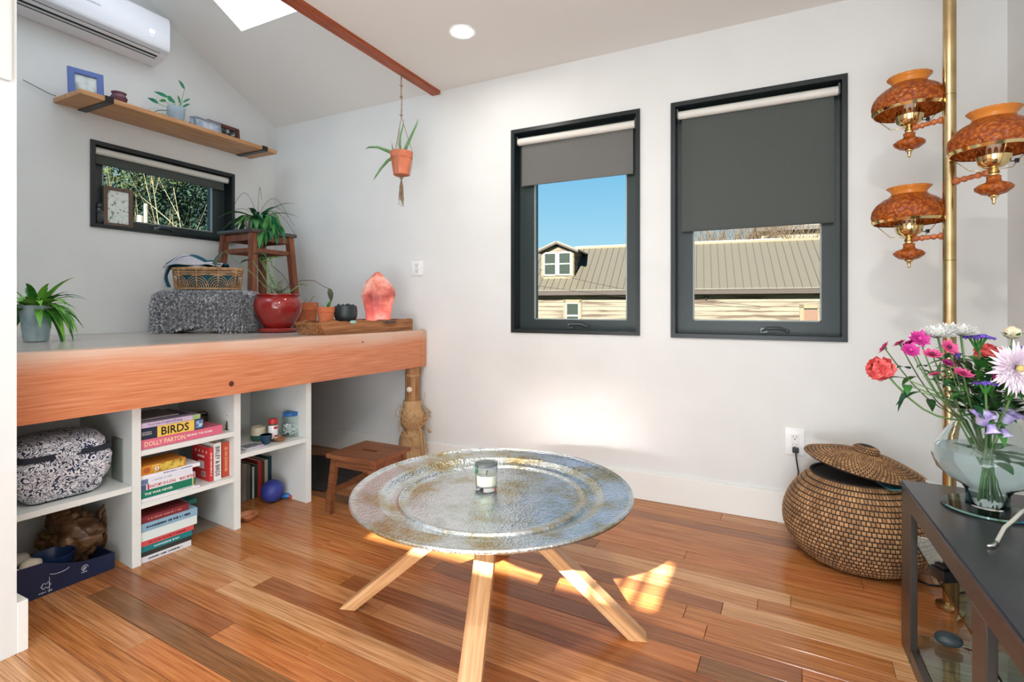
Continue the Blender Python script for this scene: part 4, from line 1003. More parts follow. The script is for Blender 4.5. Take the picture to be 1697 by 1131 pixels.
for k in range(26):
    a = rr.uniform(0, 6.28); r = .046*math.sqrt(rr.random()); mb.ball((r*math.cos(a), r*math.sin(a), .090+.018*rr.random()), .010*rr.uniform(.7, 1.2), 1, nz=.2, ns=2, seed=k)
tag(mb.build('pebbles', noisy('lava_stone', [(.3, (30, 34, 36)), (.7, (66, 72, 74))], scale=50, rough=.8), t, world=False), kind='stuff')
# pink rock lamp
P = ontray(626, .10); t = thing('rock_salt_lamp', P, 'tall rough pink crystal lamp standing on the wooden tray', 'lamp', rot=R(26))
SALT = mat('pink_crystal', (228, 128, 116), .45, sss=.4); b_ = SALT.node_tree.nodes['Principled BSDF']
n1 = N(SALT, 'ShaderNodeTexNoise'); n1.inputs['Scale'].default_value = 9; n1.inputs['Detail'].default_value = 6; L(SALT, coords(SALT), n1.inputs[0])
r_ = ramp(SALT, n1.outputs['Fac'], [(.34, (150, 72, 66)), (.47, (196, 104, 90)), (.56, (226, 156, 136)), (.66, (214, 196, 196))]); L(SALT, r_.outputs[0], b_.inputs['Base Color'])
tcx = N(SALT, 'ShaderNodeTexCoord'); sx_ = N(SALT, 'ShaderNodeSeparateXYZ'); L(SALT, tcx.outputs['Object'], sx_.inputs[0])
er = N(SALT, 'ShaderNodeMapRange'); er.inputs[1].default_value = 0; er.inputs[2].default_value = .17; er.inputs[3].default_value = .75; er.inputs[4].default_value = .08; L(SALT, sx_.outputs['Z'], er.inputs[0])
b_.inputs['Emission Color'].default_value = rgb((255, 104, 104)); L(SALT, er.outputs[0], b_.inputs['Emission Strength'])
bump(SALT, n1.outputs['Fac'], .5, .01)
prof = [(.074, .0), (.076, .03), (.084, .09), (.096, .13), (.102, .155), (.094, .20), (.068, .245), (.040, .270), (.022, .290), (.010, .298), (0, .299)]
def sm(r, z_, a): return r*(1+.05*math.cos(3*a+.6)+.04*math.sin(5*a+z_*14)+.035*noise.noise(Vector((math.cos(a)*1.4, math.sin(a)*1.4, z_*22))))
fine = []
for i in range(len(prof)-1):
    for k in range(4): fine.append((prof[i][0]+(prof[i+1][0]-prof[i][0])*k/4, prof[i][1]+(prof[i+1][1]-prof[i][1])*k/4))
fine.append(prof[-1])
MB().lathe([(r*1.0, z_+.013) for r, z_ in fine[::2]+[fine[-1]]], 11, mod=sm).xf(Matrix.Diagonal((1, .68, 1, 1))).build('crystal', SALT, t, world=False, bev=.003)
MB().lathe([(.0, 0), (.11, .0005), (.118, .008), (.11, .012), (0, .012)], 30).xf(Matrix.Diagonal((1, .55, 1, 1))).build('base_slab', noisy('dark_geode', [(.35, (46, 42, 44)), (.6, (92, 86, 86)), (.75, (150, 144, 140))], scale=60, rough=.5, bmp=.8), t, world=False)
P = ontray(585, .035); t = thing('green_stone', P+Vector((0, 0, .0)), 'pale green flat stone on the tray in front of the black pot', 'stone', rot=PLF.ang)
MB().ball((0, 0, .0115), .012, 3, sc=(2.2, .9, .9), nz=.12, ns=1.5).build('stone_body', mat('pale_jade', (150, 190, 180), .4), t, world=False, smooth=True)

# ================================================================== FLOATING SHELF
SFW = wood('shelf_oak', (160, 108, 66), (190, 138, 92), (212, 166, 122), rough=.45, axis=1, bands=.3)
Y0, Y1, XD = -1.392, -.206, .282; SZ0 = 2.131; SZ1 = SZ0+.025
t = thing('floating_shelf', (0, (Y0+Y1)/2, SZ0), 'long oak wall shelf on black brackets, mounted above the small window', 'shelf')
hl = (Y1-Y0)/2
MB().box((.003, -hl, 0), (XD, hl, .025), bev=.002).build('shelf_board', SFW, t, world=False, smooth='auto')
for yb in (-hl+.13, hl-.10):
    MB().box((.0005, yb-.02, -.0045), (XD+.004, yb+.02, -.0005)).box((XD+.0006, yb-.02, -.0045), (XD+.0046, yb+.02, .028)).box((.0005, yb-.02, .0255), (XD+.004, yb+.02, .029)).build('bracket', BLACK, t, world=False)
tag(MB().tube([(.03, Y0+.0, SZ1+.006), (.02, Y0-.02, SZ1+.01), (.012, Y0-.13, SZ1+.045)], .0022, 6).build('thin_cable', mat('grey_cable', (90, 90, 92), .5)), 'short thin grey rod sticking out beyond the near end of the shelf', 'rod')
SHF = Frame((0, 0), R(90))
def onshelf(px, d): return Vector((d, FA.at(px, 508, -d)[0], SZ1+.001))
def frame_item(name, px0, px1, d, h, col, label, wd=.022, lean=10, inner=None, group=None, photo='photo', base=None, zz=None, yaw=0, mat_in=None):
    ya = FA.at(px0, 508, -d)[0]; yb = FA.at(px1, 508, -d)[0]; w2 = (yb-ya)/2
    P_ = Vector((d, (ya+yb)/2, zz if zz is not None else SZ1+.0015)); t_ = thing(name, P_, label, 'picture frame', rot=R(90)+yaw, group=group)
    Rm = Matrix.Rotation(-R(lean), 4, 'X')
    fm = col if not isinstance(col, tuple) else mat('frame_%d_%d_%d' % col, col, .4)
    mb_ = MB().box((-w2, 0, .002), (-w2+wd, .014, h)).box((w2-wd, 0, .002), (w2, .014, h)).box((-w2+wd, 0, .002), (w2-wd, .014, wd)).box((-w2+wd, 0, h-wd), (w2-wd, .014, h))
    mb_.xf(Rm).build('frame_moulding', fm, t_, world=False, bev=.0015)
    MB().box((-w2+wd, .009, wd), (w2-wd, .012, h-wd)).xf(Rm).build(photo, inner, t_, world=False)
    if lean: ys_ = h*.6*math.sin(R(lean))+.017; MB().extr([(-.014, ys_, h*.58), (.014, ys_, h*.58), (.018, .017+h*.36, .0), (-.018, .017+h*.36, .0)], (0, .003, .003)).build('easel_back', BLACK, t_, world=False)
    return t_
PH1 = noisy('photo_print_pale', [(.35, (120, 130, 128)), (.5, (206, 210, 206)), (.7, (232, 232, 230))], scale=9, rough=.25)
PH2 = noisy('photo_print_faint', [(.35, (150, 166, 186)), (.6, (212, 220, 232)), (.7, (230, 234, 240))], scale=16, rough=.2)
PH3 = noisy('photo_print_dark', [(.4, (26, 34, 34)), (.55, (80, 90, 90)), (.66, (220, 222, 220))], scale=30, rough=.25)
frame_item('picture_frame', 115, 171, .17, .155, (82, 104, 164), 'blue picture frame at the near end of the wall shelf', wd=.030, inner=PH1, lean=9, yaw=R(-14))
P = onshelf(197, .235); t = thing('small_vase', P, 'small dark purple clay jar on the wall shelf', 'jar')
MB().lathe([(.022, 0), (.036, .012), (.040, .028), (.032, .042), (.030, .047), (.036, .056), (.033, .056), (.026, .046), (0, .042)], 32).build('jar', noisy('purple_clay', [(.3, (88, 52, 62)), (.7, (118, 76, 88))], scale=20, rough=.5), t, world=False, smooth='auto')
P = onshelf(292, .215); t = thing('rooted_cutting_vase', P, 'clear ribbed glass vase of rooted green cuttings on the wall shelf', 'plant')
MB().lathe([(.034, 0), (.040, .004), (.046, .05), (.050, .088), (.048, .089), (.044, .05), (.036, .008), (0, .006)], 36, mod=lambda r, z_, a: r*(1+.02*math.cos(16*a))).build('vase_glass', mat('frosted_ribbed_glass', (206, 222, 232), .25, trans=.6, ior=1.2), t, world=False, smooth='auto')
MB().lathe([(.035, .009), (.042, .05), (.0435, .06), (0, .06)], 30).build('water', mat('water', (205, 226, 232), .02, trans=1, ior=1.1), t, world=False, smooth='auto')
mb = MB(); rr = random.Random(7)
for k in range(70):
    a = rr.uniform(0, 6.28); p0 = Vector((rr.uniform(-.015, .015), rr.uniform(-.015, .015), .06)); e_ = Vector((.038*math.cos(a), .038*math.sin(a), rr.uniform(.012, .05)))
    mb.tube([p0, p0.lerp(e_, .5)+Vector((0, 0, .006)), e_], .0007, 4)
tag(mb.build('roots', mat('root_teal', (60, 96, 100), .6), t, world=False), kind='stuff')
for (px, py, tx, ty, mm_) in ((262, 171, 246, 160, LEAFT), (277, 161, 257, 149, LEAFT), (290, 170, 278, 161, LEAFT), (306, 147, 297, 132, LEAFT), (299, 171, 295, 158, LEAFG), (304, 168, 314, 163, LEAFT), (303, 176, 314, 171, LEAFT), (275, 168, 268, 166, LEAFG), (286, 166, 281, 161, LEAFT)):
    D_ = (onshelf(292, .215)-CAM).dot(FH); b_2 = at(px, py, D_)-P; e_2 = at(tx, ty, D_)-P
    MB().tube([Vector((0, 0, .03)), Vector((b_2.x*.4, b_2.y*.4, .085)), b_2], .0014, 5).build('stem', STEMG, t, world=False, smooth=True)
    MB().leaf(b_2, e_2-b_2, max(.045, (e_2-b_2).length*1.05), .022, droop=.3, side=(0.2, .3, 1)).build('leaf', mm_, t, world=False, smooth=True)
P = onshelf(262, .225); t = thing('glass_dish', P, 'low clear glass dish beside the ribbed vase of cuttings', 'dish')
MB().lathe([(.03, 0), (.040, .004), (.047, .03), (.045, .03), (.038, .008), (0, .006)], 32).build('dish', JG, t, world=False, smooth='auto')
MB().tube([(-.03, 0, .031), (.0, .0, .034), (.05, .03, .036)], .002, 6).build('dark_twig', mat('teal_twig', (30, 66, 66), .5), t, world=False)
frame_item('picture_frame', 325, 368, .185, .098, (148, 158, 166), 'silver picture frame with a pale photo, between the vase and the brown frame', wd=.008, inner=PH2, lean=8)
frame_item('picture_frame', 346, 399, .10, .135, (92, 46, 42), 'dark reddish brown picture frame at the far end of the shelf', wd=.024, inner=PH3, lean=6)
frame_item('picture_frame', 317, 326, .17, .09, (170, 184, 200), 'narrow pale glass frame edge beside the ribbed vase', wd=.003, inner=PH2, lean=4)

# frame and dark figure on the small window's sill
sz = W3[2]+.0225
frame_item('picture_frame', 172, 221, -.042, .238, wood('grey_walnut', (76, 62, 52), (104, 86, 72), (128, 108, 92), axis=2), 'grey brown wooden frame with a pressed-plant print on the window sill', wd=.022, inner=None or (lambda: (lambda m: m)(noisy('botanical_print', [(.36, (130, 150, 130)), (.43, (226, 234, 228)), (.7, (236, 240, 238))], scale=60, rough=.3, detail=8)))(), lean=0, zz=sz)
P = Vector((-.035, FA.at(162, 508, .035)[0], sz)); t = thing('black_cat_figure', P, 'small glossy dark glass cat figure in the corner of the window sill', 'figurine')
t.name = 'glass_figurine'; MW[t.name] = MW['black_cat_figure']
DGL = mat('dark_glass', (44, 50, 56), .12, coat=.5)
MB().lathe([(.018, 0), (.026, .006), (.03, .035), (.028, .07), (.018, .098), (.012, .104), (0, .106)], 28).build('figure_body', DGL, t, world=False, smooth='auto')
for y_ in (-.012, .012): MB().tube([(.022, y_, .0), (.027, y_, .03), (.02, y_*.8, .075)], [.009, .007, .004], 10).build('foreleg', DGL, t, world=False, smooth=True)
MB().ball((.004, 0, .108), .018, 3).tube([(.0, -.011, .118), (.0, -.013, .132)], [.006, .001], 8).tube([(.0, .011, .118), (.0, .013, .132)], [.006, .001], 8).build('head', DGL, t, world=False, smooth=True)

# ================================================================== AIR CONDITIONER
ACW = mat('ac_white_plastic', (232, 234, 240), .3)
ya, yb = -1.78, -.888; t = thing('air_conditioner', (0, (ya+yb)/2, 2.53), 'white wall-mounted split air conditioner high above the shelf', 'air conditioner')
hl = (yb-ya)/2
prof = [(.0008, .0), (.09, .012), (.150, .034), (.176, .058), (.182, .075), (.182, .225), (.172, .255), (.150, .268), (.0008, .268)]
mb = MB(); mb.extr([(x, -hl, z_) for x, z_ in prof], (0, 2*hl, 0)).build('casing', ACW, t, world=False, bev=.004, smooth='auto')
def slotq(x0_, z0_, x1_, z1_, off, m, nm, y0_=-hl+.05, y1_=hl-.045, th__=.003):
    n__ = Vector((z1_-z0_, 0, -(x1_-x0_))).normalized(); o_ = n__*off
    MB().extr([Vector((x0_, y0_, z0_))+o_, Vector((x1_, y0_, z1_))+o_, Vector((x1_, y1_, z1_))+o_, Vector((x0_, y1_, z0_))+o_], -n__*th__).build(nm, m, t, world=False)
SLT = mat('slot_dark', (24, 38, 38), .6)
slotq(.118, .0225, .155, .038, .0008, SLT, 'outlet_slot'); slotq(.098, .0150, .106, .0182, .0008, SLT, 'drain_slot')
slotq(.107, .0185, .117, .0225, .0035, mat('vane_plastic', (205, 210, 216), .35), 'louver_vane', th__=.004)
slotq(.157, .039, .174, .056, .0008, mat('vane_plastic', (205, 210, 216), .35), 'lower_lip', y0_=-hl+.004, y1_=hl-.004, th__=.002)
PR = mat('grey_print', (120, 124, 132), .5)
text(t, 'BOSCH', (.1828, .048-.005, .150), .068, .010, PR, xa=(0, 1, 0), name='maker_lettering', bold=True)
MB().tube([(.1822, .0, .150), (.183, .0, .150)], .007, 16).build('maker_badge', PR, t, world=False)
text(t, '60', (.1832, hl-.105, .135), .030, .022, mat('display_glow', (255, 252, 244), .5, emit=2.5), xa=(0, 1, 0), name='display_digits', bold=True)
for k in (0, 1): MB().box((.1820, hl-.115+k*.012, .108), (.1826, hl-.109+k*.012, .111)).build('indicator', mat('pale_led', (250, 240, 235), .5, emit=1.2), t, world=False)

# ================================================================== CEILING LIGHT
t = thing('recessed_light', (2.07, -.553, ZC-.0005), 'round recessed ceiling light glowing above the first tall window', 'ceiling light')
MB().lathe([(.056, -.0005), (.070, -.0005), (.068, -.006), (.058, -.004)], 40, closed=True).build('trim_ring', WHITEP, t, world=False, smooth='auto')
MB().lathe([(.0, -.001), (.0575, -.001), (.056, -.0045), (0, -.0065)], 32).build('lens', mat('lamp_lens', (255, 250, 240), .5, emit=12), t, world=False)
ld = bpy.data.lights.new('recessed_and_fill_lamp', 'AREA'); ld.shape = 'DISK'; ld.size = .10; ld.energy = 5; ld.color = (1, .95, .88)
lo = bpy.data.objects.new('recessed_and_fill_lamp', ld); COL.objects.link(lo); lo.location = (2.07, -.553, ZC-.012)
for i, (x, y) in enumerate([(3.55, -2.55), (2.95, -2.0), (3.3, -3.6)]):  # unseen lamps added as fill; the first stands in for a flash near the camera
    ld = bpy.data.lights.new('recessed_and_fill_lamp', 'AREA'); ld.shape = 'DISK'; ld.size = .12; ld.energy = [26, 6, 5][i]; ld.color = (1, .96, .9)
    lo = bpy.data.objects.new('recessed_and_fill_lamp', ld); COL.objects.link(lo); lo.location = (x, y, ZC-.012)

# ================================================================== HANGING PLANT
P = Vector((1.519, -.347, 1.806)); t = thing('hanging_plant', P, 'aloe in a small terracotta pot hanging by a knotted cord', 'plant')
MB().lathe([(.046, 0), (.060, .095), (.063, .097), (.066, .135), (.061, .136), (.056, .115), (0, .113)], 36).build('pot', noisy('worn_terracotta', [(.3, (178, 100, 72)), (.62, (206, 122, 90)), (.8, (226, 176, 146))], scale=14, rough=.8), t, world=False, smooth='auto')
MB().lathe([(.057, .115), (0, .118)], 20).build('soil', SOIL, t, world=False)
CRD = noisy('jute_cord', [(.3, (120, 98, 80)), (.7, (168, 146, 122))], scale=90, rough=.9)
topz = 2.402-P.z; kz = .355
mb = MB().tube([(0, 0, kz-.01), (.003, 0, kz+.08), (-.002, 0, kz+.14), (0, 0, topz)], .0035, 6)
for z_ in (kz, kz+.105, kz+.175): mb.ball((0, 0, z_), .0095, 2, nz=.15, ns=3)
mb.build('hanging_cord', CRD, t, world=False, smooth=True)
for k in range(3):
    a = R(80+120*k)-.6; r = .0665
    MB().tube([(0, 0, kz-.01), (r*.5*math.cos(a), r*.5*math.sin(a), .24), (r*math.cos(a), r*math.sin(a), .137), (r*.93*math.cos(a), r*.93*math.sin(a), .07), (.050*math.cos(a), .050*math.sin(a), .0), (0, 0, -.014)], .0019, 5).build('sling_cord', CRD, t, world=False, smooth=True)
mb = MB().ball((0, 0, -.016), .011, 2, nz=.1, ns=3); rr = random.Random(1)
for k in range(26):
    a = rr.uniform(0, 6.28); r = rr.uniform(.001, .012); mb.tube([(0, 0, -.018), (r*math.cos(a), r*math.sin(a), -.07), (r*1.4*math.cos(a+.5), r*1.4*math.sin(a+.5), -rr.uniform(.12, .19))], .0013, 4)
tag(mb.build('tassel', CRD, t, world=False), kind='stuff')
ALO = noisy('aloe_green', [(.3, (66, 110, 66)), (.7, (112, 152, 96))], scale=16, rough=.45)
def aloe(pts, w_, thk=.3):
    pts = [Vector(p) for p in pts]; n = len(pts); r = [w_*(1-i/(n-1))**.7+.0008 for i in range(n)]
    MB().tube(pts, r, 8).build('aloe_leaf', ALO, t, world=False, smooth=True)
def V(r_, z_, f_=0): return RH*r_+FH*f_+Vector((0, 0, z_))
aloe([V(-.03, .12), V(-.085, .145), V(-.14, .165), V(-.19, .165), V(-.215, .155)], .011)
aloe([V(-.04, .11), V(-.08, .085), V(-.12, .04), V(-.15, -.005), V(-.165, -.03)], .010)
aloe([V(.01, .12), V(.035, .18), V(.065, .245), V(.09, .30), V(.10, .335)], .010)
aloe([V(.0, .12), V(-.01, .18), V(-.005, .24), V(.01, .29), V(.012, .33)], .0075)
aloe([V(-.02, .12, -.03), V(-.04, .14, -.05), V(-.045, .175, -.05)], .006)

# ================================================================== STEP STOOL
BRW = wood('brown_stool_wood', (84, 48, 28), (116, 70, 42), (140, 92, 60), rough=.35, axis=0, bands=.3)
t = thing('step_stool', (1.65, -.765, 0), 'low brown wooden step stool with a slot handle beside the round tray table', 'stool')
sw, sl, sh_ = .150, .142, .30
mb = MB().box((-sw, -sl, sh_-.020), (sw, -.014, sh_)).box((-sw, .014, sh_-.020), (sw, sl, sh_)).box((-sw, -.014, sh_-.020), (-.05, .014, sh_)).box((.05, -.014, sh_-.020), (sw, .014, sh_)).build('seat', BRW, t, world=False)
for sx in (-1, 1):
    for sy in (-1, 1):
        a = Vector((sx*.142, sy*.132, 0)); b = Vector((sx*.118, sy*.112, sh_-.02))
        MB().extr([a+Vector((dx*.016, dy*.013, 0)) for dx, dy in ((-1, -1), (1, -1), (1, 1), (-1, 1))], b-a).build('leg', BRW, t, world=False)
for sy in (-1, 1):
    MB().box((-.105, sy*.115-.008, sh_-.062), (.105, sy*.115+.008, sh_-.0205)).build('apron', BRW, t, world=False)
for sx in (-1, 1):
    MB().box((sx*.120-.008, -.10, sh_-.062), (sx*.120+.008, .10, sh_-.0205)).build('apron', BRW, t, world=False)
    MB().box((sx*.131-.007, -.112, .10), (sx*.131+.007, .112, .128)).build('stretcher', BRW, t, world=False)

# dark bag and mat under the platform
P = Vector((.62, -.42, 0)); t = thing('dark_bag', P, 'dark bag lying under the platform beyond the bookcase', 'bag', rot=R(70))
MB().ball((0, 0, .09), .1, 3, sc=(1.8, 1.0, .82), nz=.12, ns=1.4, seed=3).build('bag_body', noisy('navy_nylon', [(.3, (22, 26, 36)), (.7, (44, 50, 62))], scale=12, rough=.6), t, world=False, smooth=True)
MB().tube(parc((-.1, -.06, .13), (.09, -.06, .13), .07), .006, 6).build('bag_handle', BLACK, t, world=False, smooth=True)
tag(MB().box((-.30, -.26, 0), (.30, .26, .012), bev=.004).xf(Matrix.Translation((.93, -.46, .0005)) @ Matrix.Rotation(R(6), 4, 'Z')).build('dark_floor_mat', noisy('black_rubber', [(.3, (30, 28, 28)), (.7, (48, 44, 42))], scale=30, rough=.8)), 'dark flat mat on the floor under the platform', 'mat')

# ================================================================== TRAY TABLE
TC = Vector((2.652, -1.298, 0)); t = thing('tray_table', TC, 'round engraved metal tray table on four splayed light wooden legs', 'table')
RT = .447; HT = .436
TRM = mat('engraved_silvered_brass', (206, 210, 210), .22, metal=1); b_ = TRM.node_tree.nodes['Principled BSDF']
n1 = N(TRM, 'ShaderNodeTexNoise'); n1.inputs['Scale'].default_value = 5; n1.inputs['Detail'].default_value = 8; n1.inputs['Roughness'].default_value = .7; L(TRM, coords(TRM), n1.inputs[0])
r_ = ramp(TRM, n1.outputs['Fac'], [(.32, (172, 142, 92)), (.42, (192, 182, 150)), (.50, (206, 214, 212)), (.60, (226, 232, 236)), (.72, (176, 186, 172))]); L(TRM, r_.outputs[0], b_.inputs['Base Color'])
vo = N(TRM, 'ShaderNodeTexVoronoi'); vo.inputs['Scale'].default_value = 130; L(TRM, coords(TRM), vo.inputs['Vector'])
n3 = N(TRM, 'ShaderNodeTexNoise'); n3.inputs['Scale'].default_value = 130; n3.inputs['Detail'].default_value = 6; L(TRM, coords(TRM), n3.inputs[0])
ad = N(TRM, 'ShaderNodeMath', operation='MULTIPLY_ADD'); ad.inputs[1].default_value = .8; L(TRM, vo.outputs['Distance'], ad.inputs[0]); L(TRM, n3.outputs['Fac'], ad.inputs[2])
rg = ramp(TRM, n3.outputs['Fac'], [(.3, (112, 112, 112)), (.7, (142, 142, 142))]); L(TRM, rg.outputs[0], b_.inputs['Roughness'])
bump(TRM, ad.outputs[0], .42, .003)
prof = [(0, -.001)]
for i in range(1, 14): prof.append((.285*i/14, -.001+(.0012 if i in (4, 5, 8, 10, 12) else 0)))
prof += [(.287, 0), (.293, .005), (.300, .0065), (.307, .001), (.322, .0015), (.336, .005), (.352, .015), (.362, .0195), (.368, .020), (.42, .0225), (.432, .0235), (.438, .0275), (.4445, .030), (.4485, .027), (.4485, .022), (.443, .019), (.368, .013), (.35, .007), (.33, -.003), (0, -.006)]
MB().lathe([(r, HT-.022+z_) for r, z_ in prof], 120).build('tray', TRM, t, world=False, smooth='auto')
TBL = wood('light_ash', (176, 122, 76), (206, 154, 104), (228, 184, 138), rough=.35, axis=2, bands=.35)
tips = []
for px, py, D_ in ((572, 1003, None), (1068, 1056, None)): 
    q_ = hz(px, py, 0)-TC; tips.append(q_)
c0 = Vector((0, 0, 0)); fvec = -FH*.505+RH*(-.055); tips.append(fvec); tips.append(FH*.49+RH*.02)
for q_ in tips:
    d = Vector((q_.x, q_.y, 0)); rr_ = d.length; d.normalize(); s_ = Vector((-d.y, d.x, 0))
    top = d*.03+Vector((0, 0, HT-.034)); bot = d*(rr_-.012); wv, hv = .0295, .021
    z_ax = (top-bot).normalized(); x_ax = s_; y_ax = z_ax.cross(x_ax)
    Rl = Matrix((x_ax, y_ax, z_ax)).transposed().to_4x4(); Tl = Matrix.Translation(bot) @ Rl; Ti = Tl.inverted()
    p4 = [bot-s_*wv-d*.037, bot+s_*wv-d*.037, bot+s_*wv+d*.020, bot-s_*wv+d*.020]
    q8 = [Ti @ p for p in p4]+[Ti @ (p+top-bot) for p in p4]
    lg = MB().add(q8, [(0, 1, 2, 3), (7, 6, 5, 4), (0, 4, 5, 1), (1, 5, 6, 2), (2, 6, 7, 3), (3, 7, 4, 0)]).build('leg', TBL, t, world=False, bev=.002)
    lg.matrix_local = Tl
MB().box((-.09, -.09, HT-.036), (.09, .09, HT-.0295)).build('hub_plate', TBL, t, world=False)
# candle in a tumbler
q_ = hz(806, 812, HT-.022); P = Vector((q_.x, q_.y, HT-.0215)); t = thing('candle_glass', P, 'half burned cream candle in a clear glass tumbler on the tray', 'candle')
MB().lathe([(.032, 0), (.0355, .003), (.0375, .094), (.0352, .094), (.0335, .018), (0, .015)], 40).build('tumbler', mat('tumbler_glass', (246, 250, 252), .02, trans=1, ior=1.25), t, world=False, smooth='auto')
MB().lathe([(0, .016), (.032, .0185), (.0335, .052), (.028, .049), (0, .048)], 36).build('wax', mat('cream_wax', (240, 238, 218), .5, sss=.2), t, world=False, smooth='auto')
MB().tube([(0, 0, .047), (.001, .002, .055), (.003, .0, .062)], .0014, 6).ball((.003, 0, .062), .003, 1).build('wick', BLACK, t, world=False)
MB().box((-.0385, -.012, .05), (-.0372, .006, .08), bev=.0005).build('green_sticker', mat('sticker_green', (40, 150, 100), .5), t, world=False)
MB().lathe([(.0374, .082), (.0378, .083), (.0378, .088), (.0376, .0885)], 40).build('soot_band', mat('soot', (60, 66, 72), .4, alpha=.55), t, world=False)

# ================================================================== SEAGRASS BASKET
q_ = hz(1418, 924, 0); P = Vector((q_.x, q_.y, .0)); print('basket', P)
t = thing('seagrass_basket', P, 'round coiled seagrass basket with a tilted lid below the outlet', 'basket')
SG = mat('coiled_seagrass', (180, 140, 98), .75); b_ = SG.node_tree.nodes['Principled BSDF']
br = N(SG, 'ShaderNodeTexBrick'); uvn = N(SG, 'ShaderNodeTexCoord'); L(SG, uvn.outputs['UV'], br.inputs[0])
br.inputs['Scale'].default_value = 1; br.inputs['Brick Width'].default_value = 1; br.inputs['Row Height'].default_value = 1; br.inputs['Mortar Size'].default_value = .13; br.inputs['Mortar Smooth'].default_value = .3
br.inputs['Color1'].default_value = rgb((206, 164, 116)); br.inputs['Color2'].default_value = rgb((164, 122, 82)); br.inputs['Mortar'].default_value = rgb((58, 42, 32)); br.offset = .5
nz_ = N(SG, 'ShaderNodeTexNoise'); nz_.inputs['Scale'].default_value = 14; L(SG, uvn.outputs['Object'], nz_.inputs[0])
mx = N(SG, 'ShaderNodeMix', data_type='RGBA', blend_type='MULTIPLY'); mx.inputs[0].default_value = .7; L(SG, br.outputs['Color'], mx.inputs[6])
rg = ramp(SG, nz_.outputs['Fac'], [(.3, (170, 160, 150)), (.7, (255, 246, 236))]); L(SG, rg.outputs[0], mx.inputs[7]); L(SG, mx.outputs[2], b_.inputs['Base Color'])
iv = N(SG, 'ShaderNodeMath', operation='SUBTRACT'); iv.inputs[0].default_value = 1; L(SG, br.outputs['Fac'], iv.inputs[1]); bump(SG, iv.outputs[0], 1.0, .004)
def coil(prof, rows, around, name, parent, Mx=None, bul=.0055):
    "prof(t)->(r,z,nr,nz): rows of bulging coils, uv in stitches"
    nu = 110; nvs = rows*4; vs_ = []; 
    for j in range(nvs+1):
        tt = j/nvs; r, z_, nr, nzv = prof(tt); b__ = bul*abs(math.sin(math.pi*tt*rows))
        for i in range(nu):
            a = 2*math.pi*i/nu; rr_ = r+nr*b__; vs_.append(Vector((rr_*math.cos(a), rr_*math.sin(a), z_+nzv*b__)))
    if Mx: vs_ = [Mx @ v for v in vs_]
    fs = [(j*nu+i, j*nu+(i+1) % nu, (j+1)*nu+(i+1) % nu, (j+1)*nu+i) for j in range(nvs) for i in range(nu)]
    me = bpy.data.meshes.new(name); me.from_pydata([tuple(v) for v in vs_], [], fs); uv = me.uv_layers.new(); li = 0
    for j in range(nvs):
        for i in range(nu):
            for (di, dj) in ((0, 0), (1, 0), (1, 1), (0, 1)):
                uv.data[li].uv = ((i+di)/nu*around, (j+dj)/4); li += 1
    me.polygons.foreach_set('use_smooth', [True]*len(me.polygons)); me.materials.append(SG)
    o = bpy.data.objects.new(name, me); COL.objects.link(o); o.parent = parent; MW[o.name] = MW[parent.name].copy(); return o
BHh = .335
def bprof(tt):
    ang_ = tt; z_ = BHh*tt
    R_ = .17+.093*math.sin(math.pi*min(1, tt*1.02)**.86)**.8-.0*tt
    if tt > .8: R_ = R_-(tt-.8)*.05
    return R_, z_+.004, 1, .0
coil(bprof, 20, 104, 'basket_body', t)
MB().lathe([(0, .002), (.165, .002), (.17, .006), (0, .008)], 40).build('basket_base', SG, t, world=False)
rtop = bprof(1)[0]
MB().lathe([(rtop+.002, BHh), (rtop+.004, BHh+.008), (rtop-.006, BHh+.008), (rtop-.008, BHh-.02), (rtop-.01, .05), (0, .05)], 60).build('basket_lining', mat('basket_inside', (50, 42, 36), .9), t, world=False, smooth='auto')
# lid, tilted, resting on its far rim and the things inside
tl = thing('basket_lid', P+Vector((.0, 0, 0)), 'shallow coiled lid with a round knob lying tilted on the seagrass basket', 'lid')
RL = .215
Ml = Matrix.Translation(RH*.035+Vector((0, 0, BHh+.032))) @ Matrix.Rotation(R(9.5), 4, RH.cross(Vector((0, 0, 1))).normalized()*-1) @ Matrix.Rotation(R(3), 4, RH)
def lprof(tt):
    r = RL*(1-tt)+.03*tt; return r, .004+.048*math.sin(math.pi/2*tt), .25, 1
Ml = Matrix.Translation(RH*.03+Vector((0, 0, BHh+.042))) @ Matrix.Rotation(R(9), 4, FH) @ Matrix.Rotation(R(4), 4, RH)
coil(lprof, 14, 84, 'lid_dome', tl, Ml, bul=.005)
MB().lathe([(RL, .004), (RL-.01, -.002), (.05, .035), (0, .04)], 50).xf(Ml).build('lid_underside', mat('basket_inside', (50, 42, 36), .9), tl, world=False, smooth='auto')
def kprof(tt): return .036+.008*math.sin(math.pi*tt)-.020*max(0, tt-.75)*4*.6, .048+.036*tt, 1, .3
coil(kprof, 4, 26, 'lid_knob', tl, Ml, bul=.004)
MB().lathe([(.030, .080), (.018, .086), (0, .087)], 24).xf(Ml).build('knob_top', SG, tl, world=False, smooth='auto')
tm = thing('magazine', P, 'folded pale magazine corner sticking out beneath the basket lid', 'magazine')
MB().box((-.07, -.05, -.003), (.07, .04, .003)).xf(Matrix.Translation(RH*.135-FH*.15+Vector((0, 0, BHh+.012))) @ Matrix.Rotation(R(45), 4, 'Z') @ Matrix.Rotation(R(-6), 4, 'Y')).build('folded_sheet', mat('pale_paper', (206, 214, 216), .5), tm, world=False)
